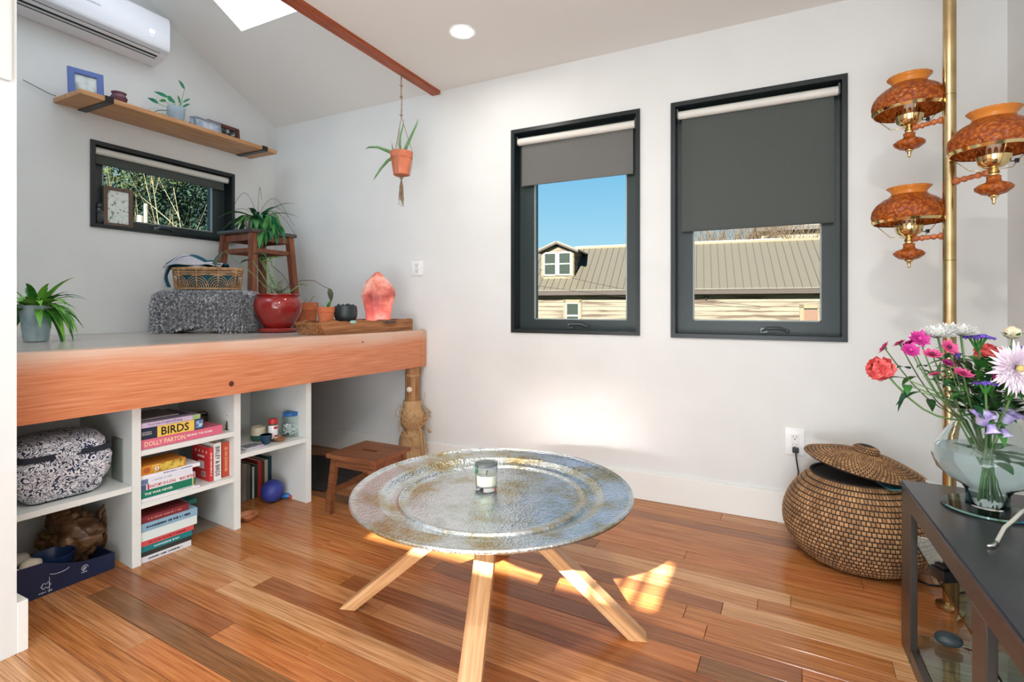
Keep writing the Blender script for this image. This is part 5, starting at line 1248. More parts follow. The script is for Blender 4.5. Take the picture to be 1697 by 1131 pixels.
MB().box((-.06, -.04, -.0015), (.06, .05, .0015)).xf(Matrix.Translation(RH*.06-FH*.165+Vector((0, 0, BHh+.012))) @ Matrix.Rotation(R(20), 4, 'Z')).build('teal_cover', mat('teal_paper', (70, 140, 150), .5), tm, world=False)
# outlet cord dropping behind the basket
x_, z_ = FB.at(1318, 744, 0)
tc_ = thing('charging_cable', (x_, 0, z_), 'black power cord plugged into the outlet and dropping to the basket', 'cord')
MB().box((-.013, -.034, -.013), (.013, -.0122, .011), bev=.003).build('plug', BLACK, tc_, world=False)
MB().tube([(0, -.030, -.012), (.004, -.032, -.05), (.012, -.026, -.10), (.006, -.026, -.15), (.018, -.026, -.21), (.024, -.024, -.30), (.05, -.022, -z_+.006)], .0032, 6).build('cable', BLACK, tc_, world=False, smooth=True)
# ================================================================== CONSOLE TABLE
PWT = noisy('pewter_paint', [(.3, (56, 56, 60)), (.7, (72, 72, 76))], scale=5, rough=.24, metal=.35)
PWD = mat('pewter_frame', (66, 60, 56), .28, metal=.3)
CZ = .5; CXL = 3.817; CY1 = -.833; CY0 = -2.30; CXR = 4.30
t = thing('console_table', (CXL, CY1, 0), 'dark pewter console table with glass shelves along the lamp wall', 'table')
def lc(x, y, z_): return (x, y-0, z_)
W_ = CXR-CXL; LN_ = CY1-CY0
bow = [(0, 0)]+[(W_*i/10, -.012*(i/10)) for i in range(1, 11)]+[(W_, -LN_), (0, -LN_)]
MB().extr([(x, y, CZ-.018) for x, y in bow], (0, 0, .018)).build('table_top', PWT, t, world=False, bev=.004, smooth='auto')
MB().box((.004, -LN_+.01, CZ-.062), (.026, -.006, CZ-.0182)).box((.026, -.028, CZ-.062), (W_-.01, -.016, CZ-.0182)).build('apron', PWD, t, world=False)
for (y0_, y1_) in ((-.109, -.004), (-.605-.075, -.605), (-LN_+.01, -LN_+.10)):
    MB().box((.004, y0_, 0), (.022, y1_, CZ-.0625), bev=.002).build('leg', PWD, t, world=False)
for (y0_, y1_) in ((-.05, -.016), (-LN_+.01, -LN_+.05)):
    MB().box((W_-.04, y0_, 0), (W_-.012, y1_, CZ-.0625)).build('leg', PWD, t, world=False)
MB().box((.005, -.604, .0), (.021, -.1095, .045)).box((.005, -LN_+.101, .0), (.021, -.6805, .045)).build('bottom_rail', PWD, t, world=False)
SHG = mat('shelf_glass', (222, 240, 236), .02, trans=1, ior=1.45)
MB().box((.0225, -LN_+.02, .336), (W_-.042, -.03, .344)).build('glass_shelf', SHG, t, world=False)
MB().box((.0225, -LN_+.02, .046), (W_-.042, -.03, .052)).build('glass_shelf', SHG, t, world=False)
# things on and under the console
P = hz(1583, 960, .3455); t = thing('game_controller', P, 'black power adapter with a coiled cord on the glass shelf', 'adapter', rot=R(30))
t.name = 'power_adapter'; MW[t.name] = MW['game_controller']
MB().box((-.05, -.022, .0), (.04, .022, .030), bev=.006).build('adapter_body', BLACK, t, world=False, smooth='auto')
for k in range(4): MB().box((-.045+k*.022, -.015, .0305), (-.03+k*.022, .012, .040), bev=.003).build('plug_head', BLACK, t, world=False)
MB().tube([(.045*math.cos(a)*(1+.02*a)+.07, .035*math.sin(a)-.01, .004+.0016*a) for a in [i*.4 for i in range(40)]], .003, 5).build('coiled_cord', BLACK, t, world=False, smooth=True)
tag(MB().tube([hz(1521, 962, .004), hz(1540, 970, .004), hz(1570, 972, .004), hz(1600, 976, .004)], .0035, 6).build('floor_cord', BLACK, None, smooth=True), 'thin black cord lying on the floor beneath the console table', 'cord')
P = hz(1572, 1072, .0525); t = thing('dark_pebble', P, 'smooth dark grey pebble on the lower glass shelf', 'stone')
MB().ball((0, 0, .0205), .021, 3, sc=(1.6, 1.1, .95)).build('pebble_body', mat('slate_pebble', (66, 76, 80), .4), t, world=False, smooth=True)
P = hz(1592, 1082, .0525); t = thing('clear_cylinder', P+RH*.05+FH*.03, 'upright clear glass cylinder on the lower glass shelf', 'vase')
MB().lathe([(.03, 0), (.032, .003), (.032, .24), (.030, .24), (.029, .006), (0, .005)], 30).build('glass_body', JG, t, world=False, smooth='auto')
P = hz(1682, 945, CZ+.0005)
wire = [hz(1645, 905, CZ+.006), hz(1652, 898, CZ+.006), hz(1664, 884, CZ+.012)+Vector((0, 0, .012)), hz(1680, 862, CZ+.04), hz(1692, 850, CZ+.05), hz(1712, 838, CZ+.05)]
t = thing('lamp_wire', wire[0], 'clear lamp cord with a small metal tip lying on the console top', 'cord')
MB().tube(wire, .0042, 8).build('clear_tubing', mat('clear_tube', (226, 224, 214), .2, trans=.5), t, smooth=True)
MB().tube([wire[0]+RH*-.012+Vector((0, 0, -.0008)), wire[0], wire[0].lerp(wire[1], .8)], [.0022, .0045, .0048], 8).build('metal_tip', CHROME, t, smooth=True)

# ================================================================== VASE AND FLOWERS
VD = 1.337; q_ = at(1636.5, HY, VD); VP_ = Vector((q_.x, q_.y, CZ+.001))
t = thing('flower_vase', VP_, 'large flared clear glass vase with water on the console table', 'vase')
VG = mat('vase_glass', (246, 253, 252), .01, trans=1, ior=1.3, spec=.5)
TG = mat('teal_glass', (150, 206, 200), .03, trans=1, ior=1.3)
MB().lathe([(0, 0), (.090, 0), (.095, .003), (.093, .007), (.045, .010), (0, .010)], 56).build('foot_plate', TG, t, world=False, smooth='auto')
prof_o = [(.045, .0105), (.044, .045), (.053, .060), (.080, .076), (.104, .098), (.115, .130), (.110, .158), (.090, .190), (.072, .220), (.066, .240), (.071, .258), (.086, .272)]
prof_i = [(r-.0025, z_) for r, z_ in reversed(prof_o[1:])]; prof_i[-1] = (.0405, .047)
MB().lathe(prof_o+[(.085, .2735)]+prof_i+[(.037, .014), (0, .013)], 56).build('vase_body', VG, t, world=False, smooth=True)
MB().lathe([(0, .0135), (.036, .0145), (.039, .048), (.0495, .0625), (.0765, .0785), (.1005, .100), (.1115, .130), (.1075, .155), (0, .155)], 56).build('water', mat('cloudy_water', (228, 238, 242), .03, trans=.95, ior=1.12, alpha=1), t, world=False, smooth='auto')
FG = 'cut flowers in the glass vase'
PINK = {}
def col_mat(nm, c1, c2, sc=40): return noisy('petal_'+nm, [(.35, c1), (.65, c2)], scale=sc, rough=.55)
MWH = col_mat('white', (236, 236, 230), (250, 250, 248)); MMG = col_mat('magenta', (168, 30, 120), (206, 62, 150)); MPK = col_mat('pink', (196, 62, 120), (216, 92, 144))
MCO = col_mat('coral', (206, 74, 76), (226, 110, 104)); MPU = col_mat('purple', (84, 60, 160), (120, 92, 196)); MBL = col_mat('blush', (226, 206, 222), (246, 236, 242)); MLV = col_mat('lavender', (150, 124, 206), (214, 206, 236))
MYE = mat('flower_centre', (196, 180, 110), .7); MDK = mat('dark_centre', (96, 30, 66), .7)
def petals(n, rings, r, facing, m, t_, c, cup=.35, w_=.3, nm='petal_head', shrink=.72):
    "rings of narrow petals around an axis"
    ax = Vector(facing).normalized(); u = ax.orthogonal().normalized(); v = ax.cross(u); mb = MB(); mb.keep = 1
    for k in range(rings):
        f = 1-k/rings*shrink; up = cup+(1.25-cup)*k/max(1, rings)
        nn_ = max(5, int(n*(1-.45*k/rings)))
        for i in range(nn_):
            a = 2*math.pi*(i+.5*(k % 2))/nn_+.1*math.sin(i*7+k); d = u*math.cos(a)+v*math.sin(a)
            dirv = (d*math.cos(up)+ax*math.sin(up)).normalized()
            mb.leaf(c+d*r*.10, dirv, r*f*(.92+.16*math.sin(i*3.7+k)), r*w_*2*math.pi/nn_*2.0*f+.002, droop=.0, n=4, fold=.35, side=ax.cross(d))
    return tag(mb.build(nm, m, t_, world=False, smooth=True), None)
def flower(px, py, kind, size, label, D_=None, facing=None, name='cut_flower', bend=.0):
    D_ = D_ or VD; H = at(px, py, D_); base = VP_+Vector((0, 0, .02)); rr_ = random.Random(int(px*7+py))
    t_ = thing(name, H, label, 'flower', group=FG)
    neck = VP_+Vector((0, 0, .235)); off = (H-neck); off.z = 0; o2 = off.normalized()*min(.07, off.length*.45) if off.length > 1e-4 else off
    p1 = neck+o2+Vector((rr_.uniform(-.012, .012), rr_.uniform(-.012, .012), 0)); p0 = VP_+Vector((rr_.uniform(-.03, .03)-o2.x*.3, rr_.uniform(-.03, .03)-o2.y*.3, rr_.uniform(.018, .05)))
    if p0.z < CZ+.07: p0.x = VP_.x+(p0.x-VP_.x)*.6; p0.y = VP_.y+(p0.y-VP_.y)*.6
    pa = VP_+Vector((0, 0, .075))+(p0-VP_)*.6; pa.z = CZ+.09
    pts = [p0-H, pa-H, p1-H]
    for i in range(1, 7):
        s_ = i/6; m_ = p1.lerp(H, s_)-H; m_ += Vector((0, 0, -.015*math.sin(math.pi*s_)*off.length*8)); pts.append(m_)
    r_ = .0026 if kind in ('mum', 'coral', 'statice', 'bigmum') else .0016
    MB().tube(pts, r_, 6).build('stem', STEMG if kind != 'daisy' else mat('stem_olive', (96, 108, 72), .5), t_, world=False, smooth=True)
    for k in range(2 if kind != 'bigmum' else 3):
        s_ = rr_.uniform(.25, .8); b_2 = p1.lerp(H, s_)-H; dd = Vector((rr_.uniform(-1, 1), rr_.uniform(-1, 1), rr_.uniform(-.2, .6)))
        MB().leaf(b_2, dd, rr_.uniform(.035, .065), rr_.uniform(.014, .026), droop=.9, n=6).build('leaf', [LEAFG, LEAFD, LEAFG][k], t_, world=False, smooth=True)
    up = Vector(facing) if facing else (H-p1).normalized()+Vector((0, 0, .5)); up.normalize(); O = Vector((0, 0, 0))
    if kind == 'mum':
        up = Vector((0, 0, 1))+up*.4; up.normalize(); petals(26, 9, size*1.0, up, MWH, t_, O-up*size*.35, cup=.12, w_=.5, shrink=.22)
        MB().lathe([(0, -size*.42), (size*.22, -size*.30), (size*.34, -size*.1), (0, 0)], 14).xf(up.to_track_quat('Z', 'X').to_matrix().to_4x4()).build('calyx', LEAFG, t_, world=False, smooth=True)
    elif kind == 'bigmum':
        petals(40, 9, size, up, MBL, t_, O, cup=.05, w_=.55)
        MB().ball(up*size*.08, size*.14, 2, nz=.2, ns=4).build('centre', MYE, t_, world=False, smooth=True)
    elif kind in ('magenta', 'daisy'):
        m_ = MMG if kind == 'magenta' else MPK
        petals(16, 4 if kind == 'magenta' else 3, size, up, m_, t_, O, cup=.25, w_=.6)
        MB().ball(up*size*.14, size*.22, 2).build('centre', MDK if kind == 'daisy' else MMG, t_, world=False, smooth=True)
        MB().ball(-up*size*.12, size*.22, 1).build('calyx', LEAFG, t_, world=False, smooth=True)
    elif kind == 'coral':
        bm_ = MB(); rq = random.Random(5)
        mb_ = MB(); mb_.keep = 1
        for k in range(70):
            a = rq.uniform(0, 6.283); e_2 = rq.uniform(-.2, 1.45); ax = up; u = ax.orthogonal().normalized(); v = ax.cross(u)
            d = ((u*math.cos(a)+v*math.sin(a))*math.cos(e_2)+ax*math.sin(e_2)).normalized(); rad = size*rq.uniform(.55, .98)
            cc = d*rad*.8; w2 = size*.30; sd_ = d.cross(ax+Vector((.1, .2, 0))).normalized(); tt = sd_.cross(d)
            kk = len(mb_.v)
            for (i, j, h_) in ((-1, -.9, 0), (0, -1.1, .12), (1, -.9, 0), (-1.1, 0, .05), (0, 0, .0), (1.1, 0, .05), (-.9, .9, .3), (0, 1.1, .15), (.9, .9, .3)):
                mb_.v.append(cc+sd_*i*w2+tt*j*w2+d*size*(h_-.10*abs(i)))
            for a_, b_3, c_, e_3 in ((0, 1, 4, 3), (1, 2, 5, 4), (3, 4, 7, 6), (4, 5, 8, 7)): mb_.f.append((kk+a_, kk+b_3, kk+c_, kk+e_3))
        mb_.build('petal_head', MCO, t_, world=False)
        MB().tube([-up*size*1.25, -up*size*.6, O], [size*.22, size*.34, size*.4], 12).build('calyx', LEAFG, t_, world=False, smooth=True)
    elif kind == 'statice':
        mb_ = MB(); rq = random.Random(9)
        for k in range(46):
            a = rq.uniform(0, 6.283); r2 = size*math.sqrt(rq.random()); mb_.ball((r2*math.cos(a), r2*math.sin(a)*.7, size*.18*math.cos(r2/size*1.5)+rq.uniform(-.002, .002)), size*.14, 1, nz=.3, ns=3, seed=k)
        mb_.build('petal_head', MPU, t_, world=False, smooth=True)
        mb_ = MB()
        for k in range(7):
            a = k*.9; mb_.tube([(0, 0, -size*1.1), (size*.55*math.cos(a), size*.4*math.sin(a), 0)], .0022, 5)
        mb_.build('branchlets', LEAFG, t_, world=False)
    elif kind == 'bell':
        Mx = up.to_track_quat('Z', 'X').to_matrix().to_4x4()
        MB().lathe([(.1*size, -size), (.42*size, -size*.85), (.5*size, -.3*size), (.62*size, 0), (.95*size, .28*size), (.58*size, .02*size), (.42*size, -.4*size), (0, -.8*size)], 20, mod=lambda r, z_, a: r*(1+(.12*math.cos(5*a) if z_ > 0 else 0))).xf(Mx).build('petal_bell', MLV if size > .017 else MPU, t_, world=False, smooth=True)
        MB().ball(-up*size*1.0, size*.35, 1).build('calyx', LEAFG, t_, world=False, smooth=True)
    elif kind == 'bud':
        MB().ball(O, size, 3, sc=(1, 1, .9), nz=.3, ns=3).build('petal_head', noisy('petal_cream', [(.3, (210, 196, 150)), (.7, (242, 238, 224))], scale=60, rough=.6), t_, world=False, smooth=True)
        for k in range(5):
            a = k*1.25; MB().leaf((0, 0, -size*.9), (math.cos(a), math.sin(a), .5), size*1.8, size*.9, droop=-.3, n=5).build('sepal', LEAFG, t_, world=False, smooth=True)
    return t_
F_ = FH*-1
flower(1552, 550, 'mum', .042, 'white chrysanthemum, nearest the magenta blooms, at the top of the bouquet', D_=1.33)
flower(1573, 545, 'mum', .042, 'white chrysanthemum in the middle of the white row', D_=1.36)
flower(1591, 547, 'mum', .040, 'white chrysanthemum beside the flat purple statice', D_=1.34)
flower(1524, 562, 'magenta', .024, 'magenta bloom touching the white chrysanthemum row', D_=1.31, facing=F_+Vector((-.3, 0, .5)))
flower(1509, 569, 'magenta', .020, 'magenta bloom left of the white row, at the back of its trio', D_=1.33, facing=Vector((-.5, 0, .9)))
flower(1509, 581, 'magenta', .021, 'magenta bloom lowest of the trio near the coral carnation', D_=1.30, facing=F_+Vector((-.4, 0, .6)))
flower(1466, 577, 'daisy', .019, 'pink bloom right above the coral carnation', D_=1.32, facing=Vector((-.8, .2, .5)))
flower(1491, 570, 'daisy', .017, 'pink bloom between the carnation and the magenta trio', D_=1.34, facing=Vector((-.5, .2, .8)))
flower(1463, 613, 'coral', .037, 'coral carnation leaning far out over the seagrass basket', D_=1.30, facing=-RH*1.0+F_*.6+Vector((0, 0, .25)))
flower(1573, 576, 'daisy', .021, 'pink daisy just below the white chrysanthemums', D_=1.28, facing=F_+Vector((0, 0, .6)))
flower(1545, 588, 'daisy', .022, 'pink daisy below the magenta trio', D_=1.27, facing=F_*.5+Vector((-.2, 0, .9)))
flower(1572, 603, 'magenta', .016, 'small violet bloom in the middle of the bouquet', D_=1.30, facing=F_*.5+Vector((0, 0, .9)))
flower(1596, 620, 'daisy', .021, 'pink daisy in the middle above the vase rim', D_=1.24, facing=F_*.5+Vector((0, 0, .9)))
flower(1549, 621, 'daisy', .013, 'half closed pink bud on a thin stem below the daisies', D_=1.26, facing=Vector((-.3, 0, .8)))
flower(1586, 588, 'bell', .014, 'small violet-blue bell flower behind the pink daisies', D_=1.36, facing=Vector((0, 0, 1)))
flower(1620, 560, 'statice', .033, 'flat-topped purple statice head standing above the bouquet', D_=1.33)
flower(1632, 590, 'coral', .036, 'coral rose behind the blush chrysanthemum', D_=1.42, facing=F_*.5+Vector((0, 0, .8)))
flower(1650, 592, 'coral', .030, 'coral carnation half hidden behind the blush chrysanthemum', D_=1.44, facing=F_*.5+Vector((.2, 0, .6)))
flower(1678, 552, 'bud', .018, 'cream bud with green sepals, tall at the wall side', D_=1.32)
flower(1688, 611, 'bigmum', .060, 'large blush white chrysanthemum facing the room', D_=1.19, facing=F_+RH*-.25+Vector((0, 0, .1)))
flower(1633, 637, 'statice', .022, 'low purple statice head above the vase rim', D_=1.24)
flower(1651, 622, 'magenta', .015, 'small purple bloom tucked beside the blush chrysanthemum', D_=1.28, facing=F_)
flower(1689, 577, 'statice', .014, 'small purple statice above the blush chrysanthemum', D_=1.30)
flower(1630, 690, 'bell', .026, 'purple and white bell flower at the vase rim', D_=1.25, facing=F_*.4+Vector((-.1, 0, .9)))
flower(1674, 688, 'bell', .026, 'purple and white bell flower at the far side of the rim', D_=1.25, facing=F_*.4+Vector((.2, 0, .9)))
flower(1645, 716, 'bell', .019, 'pale violet bell flower hanging down into the neck', D_=1.24, facing=F_*.3+Vector((0, 0, -.9)))
flower(1666, 722, 'bell', .018, 'faint violet bell flower inside the vase neck', D_=1.27, facing=F_*.3+Vector((.1, 0, -.9)))
t = thing('greenery_spray', VP_+Vector((0, 0, .25)), 'green leaves and twigs filling the middle of the bouquet', 'greenery')
rr = random.Random(21)
for k in range(150):
    a = rr.uniform(0, 6.283); r = rr.uniform(.02, .12); z_ = rr.uniform(.0, .15); b_2 = Vector((r*math.cos(a)*(.5+z_*3), r*math.sin(a)*(.5+z_*3), z_-.01))
    MB().leaf(b_2, Vector((math.cos(a), math.sin(a), rr.uniform(.2, 1.4))), rr.uniform(.04, .08), rr.uniform(.014, .030), droop=1.0, n=6).build('leaf', [LEAFD, LEAFG, LEAFG, BLOT][k % 4], t, world=False, smooth=True)
for k in range(16):
    a = rr.uniform(0, 6.283); b_2 = Vector((.03*math.cos(a), .03*math.sin(a), -.08-.04*rr.random()))
    MB().leaf(b_2, Vector((math.cos(a), math.sin(a), rr.uniform(-.2, .6))), .06, .03, droop=.5, n=6).build('leaf', LEAFG, t, world=False, smooth=True)
for (px, py, qx, qy) in ((1508, 640, 1492, 659), (1525, 650, 1513, 650), (1505, 630, 1490, 622)):
    a_ = VP_+Vector((0, 0, .25)); s_ = at(px, py, 1.30)-a_; e_2 = at(qx, qy, 1.30)-a_
    MB().tube([Vector((-.05, -.02, 0)), s_*.6, s_], .0017, 5).build('stem', STEMG, t, world=False, smooth=True)
    MB().leaf(s_, e_2-s_, .075, .018, droop=1.0).build('leaf', LEAFD, t, world=False, smooth=True)

# ================================================================== TENSION POLE LAMP
PD = 1.75; q_ = at(1573.5, HY, PD); PP = Vector((q_.x, q_.y, 0))
t = thing('pole_lamp', PP, 'floor to ceiling brass pole lamp with three amber glass shades', 'lamp')
PR_ = .0185
zj = [HY_ for HY_ in (.02, .62, CAM.z+(HY-432)*PD/FPX, CAM.z+(HY-158)*PD/FPX, ZC-.03)]
MB().lathe([(.038, .002), (.038, .012), (.02, .022), (0, .022)], 28).build('pole_foot', BRASS, t, world=False, smooth='auto')
for i in range(4):
    MB().tube([(0, 0, zj[i]+.0008), (0, 0, zj[i+1]-.0008)], PR_, 28).build('pole_section', BRASS, t, world=False, smooth='auto')
MB().lathe([(.0, ZC-.001), (.034, ZC-.001), (.034, ZC-.012), (.02, ZC-.03), (0, ZC-.03)], 28).build('ceiling_cap', BRASS, t, world=False, smooth='auto')
for i in (1, 2, 3): MB().tube([(0, 0, zj[i]-.001), (0, 0, zj[i]+.001)], PR_*.985, 24).build('joint_ring', mat('dark_brass', (90, 72, 40), .4, metal=1), t, world=False)
AMB = mat('amber_glass', (206, 108, 34), .12, trans=.45, ior=1.35, spec=.6); b_ = AMB.node_tree.nodes['Principled BSDF']
vo = N(AMB, 'ShaderNodeTexVoronoi'); vo.inputs['Scale'].default_value = 95; vo.feature = 'SMOOTH_F1'; L(AMB, coords(AMB), vo.inputs['Vector'])
r_ = ramp(AMB, vo.outputs['Distance'], [(.1, (222, 126, 48)), (.6, (160, 74, 24))]); L(AMB, r_.outputs[0], b_.inputs['Base Color'])
iv = N(AMB, 'ShaderNodeMath', operation='SUBTRACT'); iv.inputs[0].default_value = 1; L(AMB, vo.outputs['Distance'], iv.inputs[1]); bump(AMB, iv.outputs[0], .9, .008)
AMB2 = mat('pale_amber_glass', (232, 150, 66), .15, trans=.5, ior=1.3)
ARMW = wood('turned_maple', (150, 78, 40), (180, 102, 60), (204, 130, 84), rough=.4, axis=0, bands=.2)
GOLD = mat('bright_brass', (226, 204, 150), .14, metal=1)
def oil_lamp(px, py_arm, D_, ang_off=0):
    C_ = at(px, py_arm, D_)-PP; base = Vector((C_.x, C_.y, C_.z-.104))   # arm sits .100 above the finial
    L_ = thing('lamp_head', PP+base, None, None); del_ = L_
    o = L_; o.parent = t; o.location = base; MW[o.name] = Matrix.Translation(PP+base)
    def bd(mb_, nm, m_, **k): return mb_.build(nm, m_, o, world=False, **k)
    bd(MB().lathe([(0, 0), (.004, .002), (.0055, .007), (.003, .011), (.007, .015), (.006, .019), (.011, .024), (.014, .029), (0, .030)], 20), 'finial', GOLD, smooth=True)
    bd(MB().lathe([(.012, .029), (.030, .034), (.0465, .048), (.0475, .054), (.036, .064), (.020, .070), (.017, .078), (.018, .088), (.012, .090), (0, .090)], 40, mod=lambda r, z_, a: r*(1+.02*math.cos(12*a))), 'amber_font', AMB, smooth=True)
    bd(MB().lathe([(0, .0905), (.013, .0905), (.013, .096), (.016, .098), (.013, .104), (.010, .112), (0, .112)], 24), 'brass_connector', GOLD, smooth='auto')
    bd(MB().lathe([(.009, .112), (.024, .116), (.038, .128), (.041, .142), (.043, .150), (.041, .152), (.036, .136), (.022, .120), (0, .117)], 36), 'burner_cup', GOLD, smooth='auto')
    for k in range(18):
        a = 2*math.pi*k/18
        bd(MB().extr([(.0425*math.cos(a-.11), .0425*math.sin(a-.11), .152), (.0425*math.cos(a+.11), .0425*math.sin(a+.11), .152), (.0425*math.cos(a+.10), .0425*math.sin(a+.10), .166), (.0425*math.cos(a), .0425*math.sin(a), .171), (.0425*math.cos(a-.10), .0425*math.sin(a-.10), .166)], (-.0012*math.cos(a), -.0012*math.sin(a), 0)), 'gallery_tooth', GOLD)
    bd(MB().tube([(.012, 0, .128), (.046, -.004, .130), (.052, -.005, .130)], .0016, 6).tube([(.052, -.005, .124), (.053, -.005, .136)], .006, 10), 'switch_key', BLACK)
    for s_ in (-1, 1, 0):
        a = 2.1*s_+.5
        bd(MB().tube([(.012*math.cos(a), .012*math.sin(a), .110), (.060*math.cos(a), .060*math.sin(a), .118), (.085*math.cos(a), .085*math.sin(a), .145), (.106*math.cos(a), .106*math.sin(a), .168)], .0014, 5), 'shade_wire', GOLD, smooth=True)
    def dia(r, z_, a): return r*(1+.016*abs(math.sin(14*a+z_*150)*math.sin(14*a-z_*150)))
    out = [(.106, .166), (.1115, .178), (.1135, .195), (.109, .214), (.097, .233), (.080, .248), (.064, .257), (.055, .264)]
    inn = [(r-.0025, z_) for r, z_ in reversed(out)]
    bd(MB().lathe([(out[i][0]+(out[i+1][0]-out[i][0])*k/3, out[i][1]+(out[i+1][1]-out[i][1])*k/3) for i in range(len(out)-1) for k in range(3)]+[out[-1]]+inn, 112, mod=dia, closed=True), 'glass_shade', AMB, smooth=True)
    bd(MB().lathe([(.055, .2645), (.052, .270), (.053, .277), (.059, .286), (.065, .2925), (.0625, .2925), (.056, .286), (.050, .277), (.049, .270), (.052, .2645)], 72, mod=lambda r, z_, a: r*(1+(.045*abs(math.cos(10*a)) if z_ > .284 else 0)), closed=True), 'crimped_rim', AMB2, smooth=True)
    bd(MB().lathe([(.1065, .163), (.1085, .163), (.1135, .172), (.1115, .172)], 64, closed=True), 'shade_band', GOLD, smooth='auto')
    bd(MB().lathe([(.018, .118), (.022, .15), (.017, .19), (.012, .23), (.010, .232), (0, .232)], 20), 'lamp_bulb', mat('frosted_bulb', (246, 236, 214), .4), smooth=True)
    # turned arm from pole to head
    d = Vector((C_.x, C_.y, 0)); ln2 = d.length; d.normalize(); n_ = 28; path = []; rad = []
    for i in range(n_+1):
        s_ = i/n_; path.append(d*(PR_+(ln2-PR_-.014)*s_)+Vector((0, 0, C_.z))); rad.append(.0066+.0042*math.sin(s_*math.pi*5)**2+(.003 if s_ < .08 or s_ > .94 else 0)-.002*(abs(s_-.5) < .04))
    MB().tube(path, rad, 14).build('turned_arm', ARMW, t, world=False, smooth=True)
oil_lamp(1507, 214, 1.86); oil_lamp(1506.5, 397, 1.86); oil_lamp(1647, 284, 1.60)

# thermostat on the partition
t = thing('wall_notice', (1.464, -2.20, 1.69), 'pale blank rounded wall plate with a small hook on the partition', 'wall plate', rot=R(90))
t.name = 'wall_plate'; MW[t.name] = MW['wall_notice']
MB().tube([(.098, -.006, .25), (.106, -.02, .262), (.112, -.012, .278), (.102, -.004, .285)], .0035, 6).build('hook', mat('copper_hook', (150, 100, 90), .4, metal=.6), t, world=False, smooth=True)
MB().box((-.12, -.009, 0), (.124, -.0005, .33), bev=.008).build('plate_body', TRIMW, t, world=False, smooth='auto')

# ================================================================== OUTSIDE
# ground and old house across the way, parallel enough to the back wall
BA = math.atan2(.4454, .8953)*0
e_ang = math.atan2((RH*math.cos(R(20))-FH*math.sin(R(20))).y, (RH*math.cos(R(20))-FH*math.sin(R(20))).x)
O_ = at(1125, HY, 15.0); HB = Frame((O_.x, O_.y), e_ang)
GZ = -3.2
struct('ground', MB().box((-60, -30, GZ-.2), (60, 90, GZ)), noisy('winter_grass', [(.3, (66, 76, 44)), (.7, (106, 104, 70))], scale=.8, rough=.95))
ez = CAM.z+27*15/FPX; D_r = 1.95
x0h, x1h = -7.2, 9.0
ridge_q = 1.95; rz = HB.at(1150, 406, ridge_q)[1]
hs = thing('old_house', (O_.x, O_.y, GZ), 'weathered cream clapboard house with a grey standing seam roof and dormer', 'house', rot=e_ang)
SID = noisy('peeling_clapboard', [(.40, (62, 48, 36)), (.48, (88, 79, 66)), (.6, (95, 87, 74))], scale=1.6, detail=9, stretch=(.5, 1, 5), rough=.8)
SEAM = mat('roof_metal', (74, 68, 58), .45); SEAMD = mat('roof_seam', (44, 38, 30), .6); TAN = mat('window_trim_tan', (92, 80, 60), .7); WTR = mat('house_white_trim', (122, 120, 112), .6)
HDK = mat('house_dark_glass', (34, 40, 34), .2); EAV = mat('eave_brown', (40, 28, 20), .7)
def hb(mb_, nm, m_, parent=hs, **k):
    mb_.xf(Matrix.Translation((0, 0, -GZ))); return mb_.build(nm, m_, parent, world=False, **k)
hb(MB().box((x0h, .02, GZ), (x1h, 4, ez-.15)), 'wall_core', SID)
# clapboards: each course its own board
z = ez-.22; k = 0
while z > ez-1.9:
    hb(MB().prism([(x0h, z), (x1h, z), (x1h, z+.125), (x0h, z+.125)], .0, .02) if 0 else MB().add([(x0h, -.022, z), (x1h, -.022, z), (x1h, .02, z), (x0h, .02, z), (x0h, -.004, z+.13), (x1h, -.004, z+.13), (x1h, .02, z+.13), (x0h, .02, z+.13)], [(0, 3, 2, 1), (4, 5, 6, 7), (0, 1, 5, 4), (1, 2, 6, 5), (2, 3, 7, 6), (3, 0, 4, 7)]), 'clapboard', SID)
    z -= .13
hb(MB().box((x0h-.1, -.28, ez-.13), (x1h, .02, ez-.0)), 'eave_board', EAV)
sl_h = (rz-ez)/(ridge_q+.3)
def rq(q_): return ez+(q_+.3)*sl_h
pw = .205; x = x0h-.1
while x < x1h:
    hb(MB().extr([(x, -.3, rq(-.3)), (x+pw-.012, -.3, rq(-.3)), (x+pw-.012, ridge_q, rq(ridge_q)), (x, ridge_q, rq(ridge_q))], (0, 0, .03)), 'roof_panel', SEAM)
    hb(MB().extr([(x+pw-.012, -.3, rq(-.3)), (x+pw, -.3, rq(-.3)), (x+pw, ridge_q, rq(ridge_q)), (x+pw-.012, ridge_q, rq(ridge_q))], (0, 0, .045)), 'roof_seam', SEAMD)
    x += pw
hb(MB().prism([(x0h-.1, rq(ridge_q)), (x1h, rq(ridge_q)), (x1h, rq(ridge_q)+.07), (x0h-.1, rq(ridge_q)+.07)], ridge_q-.05, ridge_q+.06), 'ridge_cap', TAN)
hb(MB().extr([(x0h, ridge_q, rq(ridge_q)), (x1h, ridge_q, rq(ridge_q)), (x1h, 4.2, ez), (x0h, 4.2, ez)], (0, 0, .03)), 'rear_roof', SEAM)
def wn(lx, rx, ty, by, q_):
    a_ = HB.at(lx, ty, q_); b_3 = HB.at(rx, by, q_); return a_[0], b_3[0], b_3[1], a_[1]
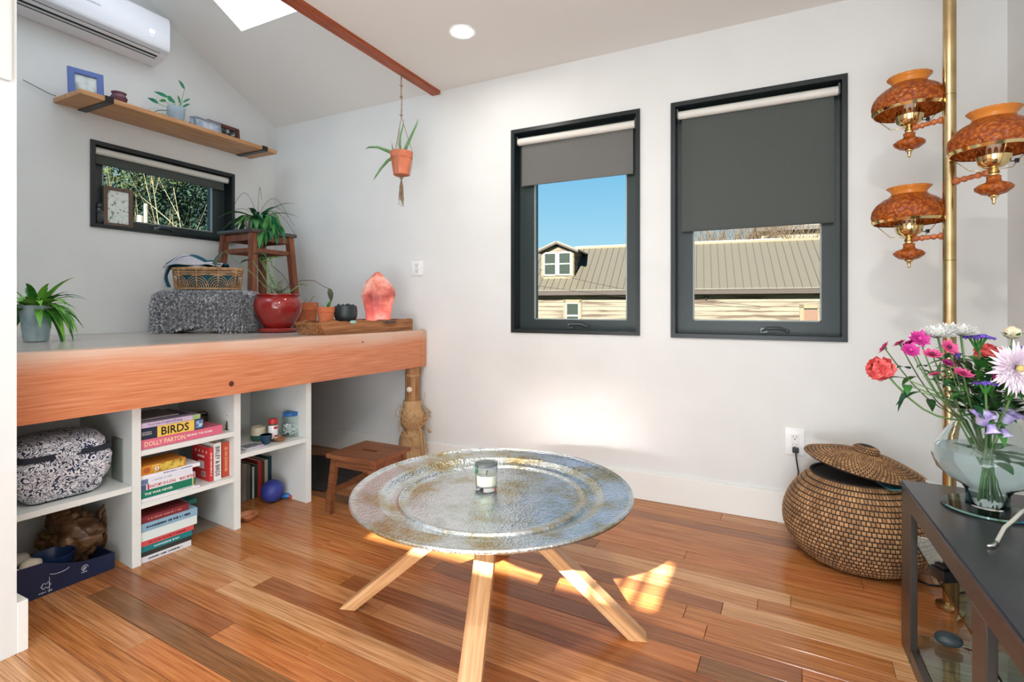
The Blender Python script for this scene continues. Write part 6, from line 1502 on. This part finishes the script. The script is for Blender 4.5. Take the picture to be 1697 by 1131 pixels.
# ground floor window and door
a_, b_3, c_, d_ = wn(934, 964, 498, 545, -.02)
hb(MB().box((a_, -.05, c_), (a_+.07, .0, d_)).box((b_3-.07, -.05, c_), (b_3, 0, d_)).box((a_, -.05, d_-.07), (b_3, 0, d_+.02)), 'window_casing', TAN)
hb(MB().box((a_+.07, -.04, c_), (a_+.11, .0, d_-.07)).box((b_3-.11, -.04, c_), (b_3-.07, 0, d_-.07)).box((a_+.07, -.04, d_-.11), (b_3-.07, 0, d_-.07)).box((a_+.07, -.04, c_+.0), (b_3-.07, 0, c_+.05)).box((a_+.07, -.04, HB.at(950, 522, -.02)[1]-.05), (b_3-.07, 0, HB.at(950, 522, -.02)[1])), 'window_sash', WTR)
hb(MB().box((a_+.11, -.03, c_+.05), (b_3-.11, -.024, d_-.11)), 'pane', HDK)
a_, b_3, c_, d_ = wn(1325, 1356, 505, 570, -.02)
hb(MB().box((a_, -.05, c_), (a_+.10, .0, d_)).box((b_3-.02, -.05, c_), (b_3, 0, d_)).box((a_, -.05, d_-.10), (b_3+.1, 0, d_)), 'door_casing', TAN)
hb(MB().box((a_+.10, -.035, c_), (b_3, -.024, d_-.14)), 'door_panel', mat('faded_brown_door', (84, 58, 44), .7)); hb(MB().box((a_+.10, -.036, d_-.14), (b_3, -.024, d_-.10)), 'door_shadow_gap', HDK)
for (px, py) in ((1167, 491), (1170, 495), (1174, 492)):
    q1 = HB.at(px, py, -.03); hb(MB().ball((q1[0], -.05, q1[1]), .028, 2).tube([(q1[0], -.05, q1[1]), (HB.at(1170, 492, -.03)[0], -.02, HB.at(1170, 492, -.03)[1])], .01, 6), 'floodlight', BLACK)
# dormer
dq = .30
a_, b_3, c_, d_ = wn(897, 951.5, 418, 462, dq); apx, apz = HB.at(921, 402, dq-.12); ex0, ez0 = HB.at(892, 418.5, dq-.12); ex1, ez1 = HB.at(951, 417.5, dq-.12)
apx = (a_+b_3)/2; back = 2.0
hb(MB().prism([(a_, c_), (b_3, c_), (b_3, d_+.04), (apx, apz-.10), (a_, d_+.04)], dq, back), 'dormer_body', SID)
def roofslab(xa_, za_, xb_, zb_):
    n2 = Vector((-(zb_-za_), 0, xb_-xa_)).normalized()*.05; n2 = n2 if n2.z > 0 else -n2
    return MB().extr([(xa_, dq-.18, za_), (xb_, dq-.18, zb_), (xb_+n2.x, dq-.18, zb_+n2.z), (xa_+n2.x, dq-.18, za_+n2.z)], (0, back-dq+.1, 0))
hw_ = (b_3-a_)/2+.16; ezd = d_-.02
hb(roofslab(apx, apz, apx-hw_, ezd), 'dormer_roof', SEAM); hb(roofslab(apx, apz, apx+hw_, ezd), 'dormer_roof', SEAM)
hb(MB().extr([(apx-hw_, dq-.17, ezd-.055), (apx, dq-.17, apz-.055), (apx, dq-.17, apz), (apx-hw_, dq-.17, ezd)], (0, .15, 0)), 'gable_board', EAV)
hb(MB().extr([(apx+hw_, dq-.17, ezd-.055), (apx, dq-.17, apz-.055), (apx, dq-.17, apz), (apx+hw_, dq-.17, ezd)], (0, .15, 0)), 'gable_board', EAV)
wz1 = d_-.02; wz0 = c_+.10
hb(MB().box((a_+.02, dq-.03, c_), (b_3-.02, dq, c_+.08)).box((a_+.02, dq-.03, c_), (a_+.08, dq, d_)).box((b_3-.08, dq-.03, c_), (b_3-.02, dq, d_)), 'dormer_casing', TAN)
mw = .07; xm = (a_+b_3)/2
mbw = MB().box((a_+.08, dq-.035, wz0), (a_+.13, dq, wz1)).box((b_3-.13, dq-.035, wz0), (b_3-.08, dq, wz1)).box((xm-mw, dq-.035, wz0), (xm+mw, dq, wz1)).box((a_+.08, dq-.035, wz1-.05), (b_3-.08, dq, wz1)).box((a_+.08, dq-.035, wz0), (b_3-.08, dq, wz0+.05)).box((a_+.08, dq-.03, (wz0+wz1)/2-.02), (b_3-.08, dq, (wz0+wz1)/2+.02))
hb(mbw, 'dormer_sash', WTR)
for (u0, u1) in ((a_+.13, xm-mw), (xm+mw, b_3-.13)):
    for (v0, v1) in ((wz0+.05, (wz0+wz1)/2-.02), ((wz0+wz1)/2+.02, wz1-.05)): hb(MB().box((u0, dq-.022, v0), (u1, dq-.016, v1)), 'pane', HDK)
# long pale building further behind, and its dark roof band
bq = 9.0; u0, z1_ = HB.at(1312, 378, bq); u1 = HB.at(1420, 378, bq)[0]; zt = HB.at(1340, 369.5, bq)[1]; zm = HB.at(1340, 381.5, bq)[1]; zl = HB.at(1340, 400, bq)[1]
P = HB.p(0, bq, GZ); t = thing('far_building', P, 'plain pale cream building with a grey band rising behind the house roof', 'building', rot=e_ang)
MB().box((u0-1.2, 0, 0), (u1, 4, zm-GZ)).build('wall', mat('pale_render', (124, 116, 100), .7), t, world=False)
MB().box((u0-1.4, -.3, zm-GZ), (u1, 4, zm-GZ+.18)).build('grey_fascia', mat('grey_band', (62, 58, 54), .7), t, world=False)
MB().box((u0-1.4, -.2, zm-GZ+.18), (u1, 4, zt-GZ)).build('roof_parapet', mat('pale_parapet', (120, 112, 100), .7), t, world=False)
bq = 4.6; z_ = HB.at(1230, 405, bq)[1]; z2 = HB.at(1230, 398, bq)[1]; u0 = HB.at(958, 400, bq)[0]; u1 = HB.at(1290, 400, bq)[0]
P = HB.p(0, bq, GZ); t = thing('low_white_building', P, 'low flat white roofed building just showing over the house ridge', 'building', rot=e_ang)
MB().box((u0, 0, 0), (u1, 3, z_-GZ)).build('wall', mat('pale_render', (124, 116, 100), .7), t, world=False); MB().box((u0-.1, -.1, z_-GZ), (u1+.1, 3, z2-GZ)).build('white_roof_edge', mat('white_coping', (136, 132, 126), .6), t, world=False)
# bare winter shrubs behind the ridge
TWG = noisy('bare_twig', [(.3, (66, 52, 38)), (.7, (98, 80, 60))], scale=8, rough=.9)
def bare_shrub(P, h, spread, n, label, seed, group=None, m=TWG, thick=.02, name='bare_tree'):
    rr_ = random.Random(seed); t_ = thing(name, P, label, 'tree', group=group); mb_ = MB()
    MB().tube([(0, 0, 0), (.05, 0, h*.35)], [thick*3, thick*2], 6).build('trunk', m, t_, world=False)
    for k in range(n):
        a = rr_.uniform(0, 6.28); el = rr_.uniform(.5, 1.45); d = Vector((math.cos(a)*math.cos(el), math.sin(a)*math.cos(el), math.sin(el))); s_ = Vector((rr_.uniform(-.2, .2)*spread, rr_.uniform(-.2, .2)*spread, h*rr_.uniform(.2, .5)))
        L0 = h*rr_.uniform(.35, .65); p = [s_, s_+d*L0*.5+Vector((0, 0, .05)), s_+d*L0+Vector((0, 0, L0*.15))]; mb_.tube(p, [thick, thick*.6, thick*.25], 4, cap=False)
        for j in range(4):
            st = s_.lerp(p[2], rr_.uniform(.3, .9)); d2 = (d+Vector((rr_.uniform(-.7, .7), rr_.uniform(-.7, .7), rr_.uniform(-.1, .7)))).normalized(); mb_.tube([st, st+d2*L0*.35], [thick*.4, thick*.15], 3, cap=False)
    tag(mb_.build('twigs', m, t_, world=False), kind='stuff'); return t_
for i, px in enumerate((1152, 1180, 1208, 1236, 1262, 1288, 1312)):
    q1 = HB.at(px, 400, 7.2 if i < 6 else 7.8); P = HB.p(q1[0], 7.2 if i < 6 else 7.8, GZ)
    bare_shrub(P, (HB.at(px, 374+2*(i % 2), 7.2)[1]-GZ)*1.0 if i < 6 else (HB.at(px, 380, 7.8)[1]-GZ), 1.4, 150, ['bare brown tree at the sash edge above the house roof', 'bare brown tree second from the sash edge over the roof', 'bare brown tree third along the house ridge', 'bare brown tree in the middle of the row over the ridge', 'bare brown tree just past the middle of the ridge row', 'bare brown tree before the end of the white roof edge', 'bare twiggy tree in front of the far cream building'][i], 40+i, group='bare trees behind the house roof', thick=.022)
# overhead wires
for i, (p0, p1_, sg) in enumerate((((880, 425), (1060, 478), .35), ((880, 462), (1060, 482), .12))):
    a_ = at(p0[0]-200, p0[1]-50 if i == 0 else p0[1]-22, 12); b_2 = at(p1_[0]+200, p1_[1]+30, 12)
    tag(MB().tube([a_.lerp(b_2, k/20)-Vector((0, 0, sg*math.sin(math.pi*k/20))) for k in range(21)], .006, 4).build('utility_wire', BLACK), ['upper overhead wire crossing in front of the dormer', 'lower overhead wire sagging below the dormer'][i], 'wire')
# trees beyond the small window
def leafy(P, h, r, seed, label, cols, n=2600, name='evergreen_tree', group='trees beyond the small window', trunk=(70, 56, 42)):
    rr_ = random.Random(seed); t_ = thing(name, P, label, 'tree', group=None)
    MB().tube([(0, 0, 0), (.1, .05, h*.5), (0, 0, h*.85)], [r*.08, r*.05, r*.02], 8).build('trunk', mat('bark', trunk, .9), t_, world=False)
    m_ = noisy('foliage_%d' % seed, [(.3, cols[0]), (.5, cols[1]), (.7, cols[2])], scale=1.1, detail=6, rough=.8)
    mb_ = MB(); mb_.keep = 1; cl = [(Vector((rr_.gauss(0, .42)*r, rr_.gauss(0, .42)*r, h*rr_.uniform(.22, 1.0))), r*rr_.uniform(.22, .46)) for _ in range(26)]
    for k in range(n):
        c_, cr_ = cl[k % 26]; d = Vector((rr_.gauss(0, 1), rr_.gauss(0, 1), rr_.gauss(0, .8))).normalized(); p = c_+d*cr_*rr_.uniform(.75, 1.05)
        s1 = rr_.uniform(.022, .055); u = (d.orthogonal().normalized()+Vector((rr_.uniform(-.6, .6), rr_.uniform(-.6, .6), rr_.uniform(-.4, .4)))).normalized(); v = d.cross(u).normalized()
        kk = len(mb_.v); mb_.v += [p-u*s1, p+v*s1*.6+d*.04, p+u*s1, p-v*s1*.6]; mb_.f.append((kk, kk+1, kk+2, kk+3))
    tag(mb_.build('foliage', m_, t_, world=False), kind='stuff'); return t_
GR = [((8, 28, 24), (13, 42, 32), (26, 54, 30)), ((36, 48, 20), (58, 70, 28), (86, 92, 38)), ((14, 34, 20), (28, 50, 26), (50, 68, 32)), ((62, 56, 30), (86, 76, 42), (108, 98, 58))]
for i, (px, D_, h, r, cg, lab) in enumerate([(150, 15, 8.5, 2.5, 1, 'olive green tree beyond the near end of the small window'), (205, 13.5, 8.0, 2.3, 0, 'dark blue-green evergreen behind the framed print'), (250, 16, 8.6, 2.4, 2, 'mid green bushy tree in the middle of the small window'),
        (285, 14, 7.6, 2.2, 0, 'dark green tree behind the pale bare branches'), (330, 15.5, 9, 2.6, 0, 'dark evergreen at the far end of the small window view'), (372, 15.5, 8.8, 2.4, 2, 'mid green tree at the hinge side of the small window'), (228, 21, 12, 3.4, 0, 'tall dark conifer rising at the back'), (300, 22, 12, 3.6, 2, 'tall green tree rising at the back'), (180, 22, 12, 3.4, 2, 'tall green tree at the back near end'), (350, 23, 12.5, 3.6, 1, 'tall olive tree at the back far end')]):
    P = at(px, HY, D_); P.z = GZ; leafy(P, h, r, 60+i, lab, GR[cg], n=17000)
P = at(322, HY, 9.0); P.z = GZ
bare_shrub(P, 6.9, 1.9, 34, 'pale bare branched tree seen through the small window', 77, m=noisy('pale_twig', [(.3, (120, 106, 78)), (.7, (160, 146, 112))], scale=6, rough=.8), thick=.017)
P = at(242, HY, 11); P.z = GZ
t = thing('utility_pole', P, 'pale utility pole with a transformer can beyond the small window', 'pole')
ph = at(242, 338, 11).z-GZ
MB().tube([(0, 0, 0), (0, 0, ph)], .04, 10).build('pole_shaft', mat('pale_pole', (196, 180, 150), .8), t, world=False); MB().tube([(-.12, -.05, ph-.55), (-.12, -.05, ph-.25)], .055, 12).build('transformer_can', mat('can_grey', (190, 190, 184), .5), t, world=False)
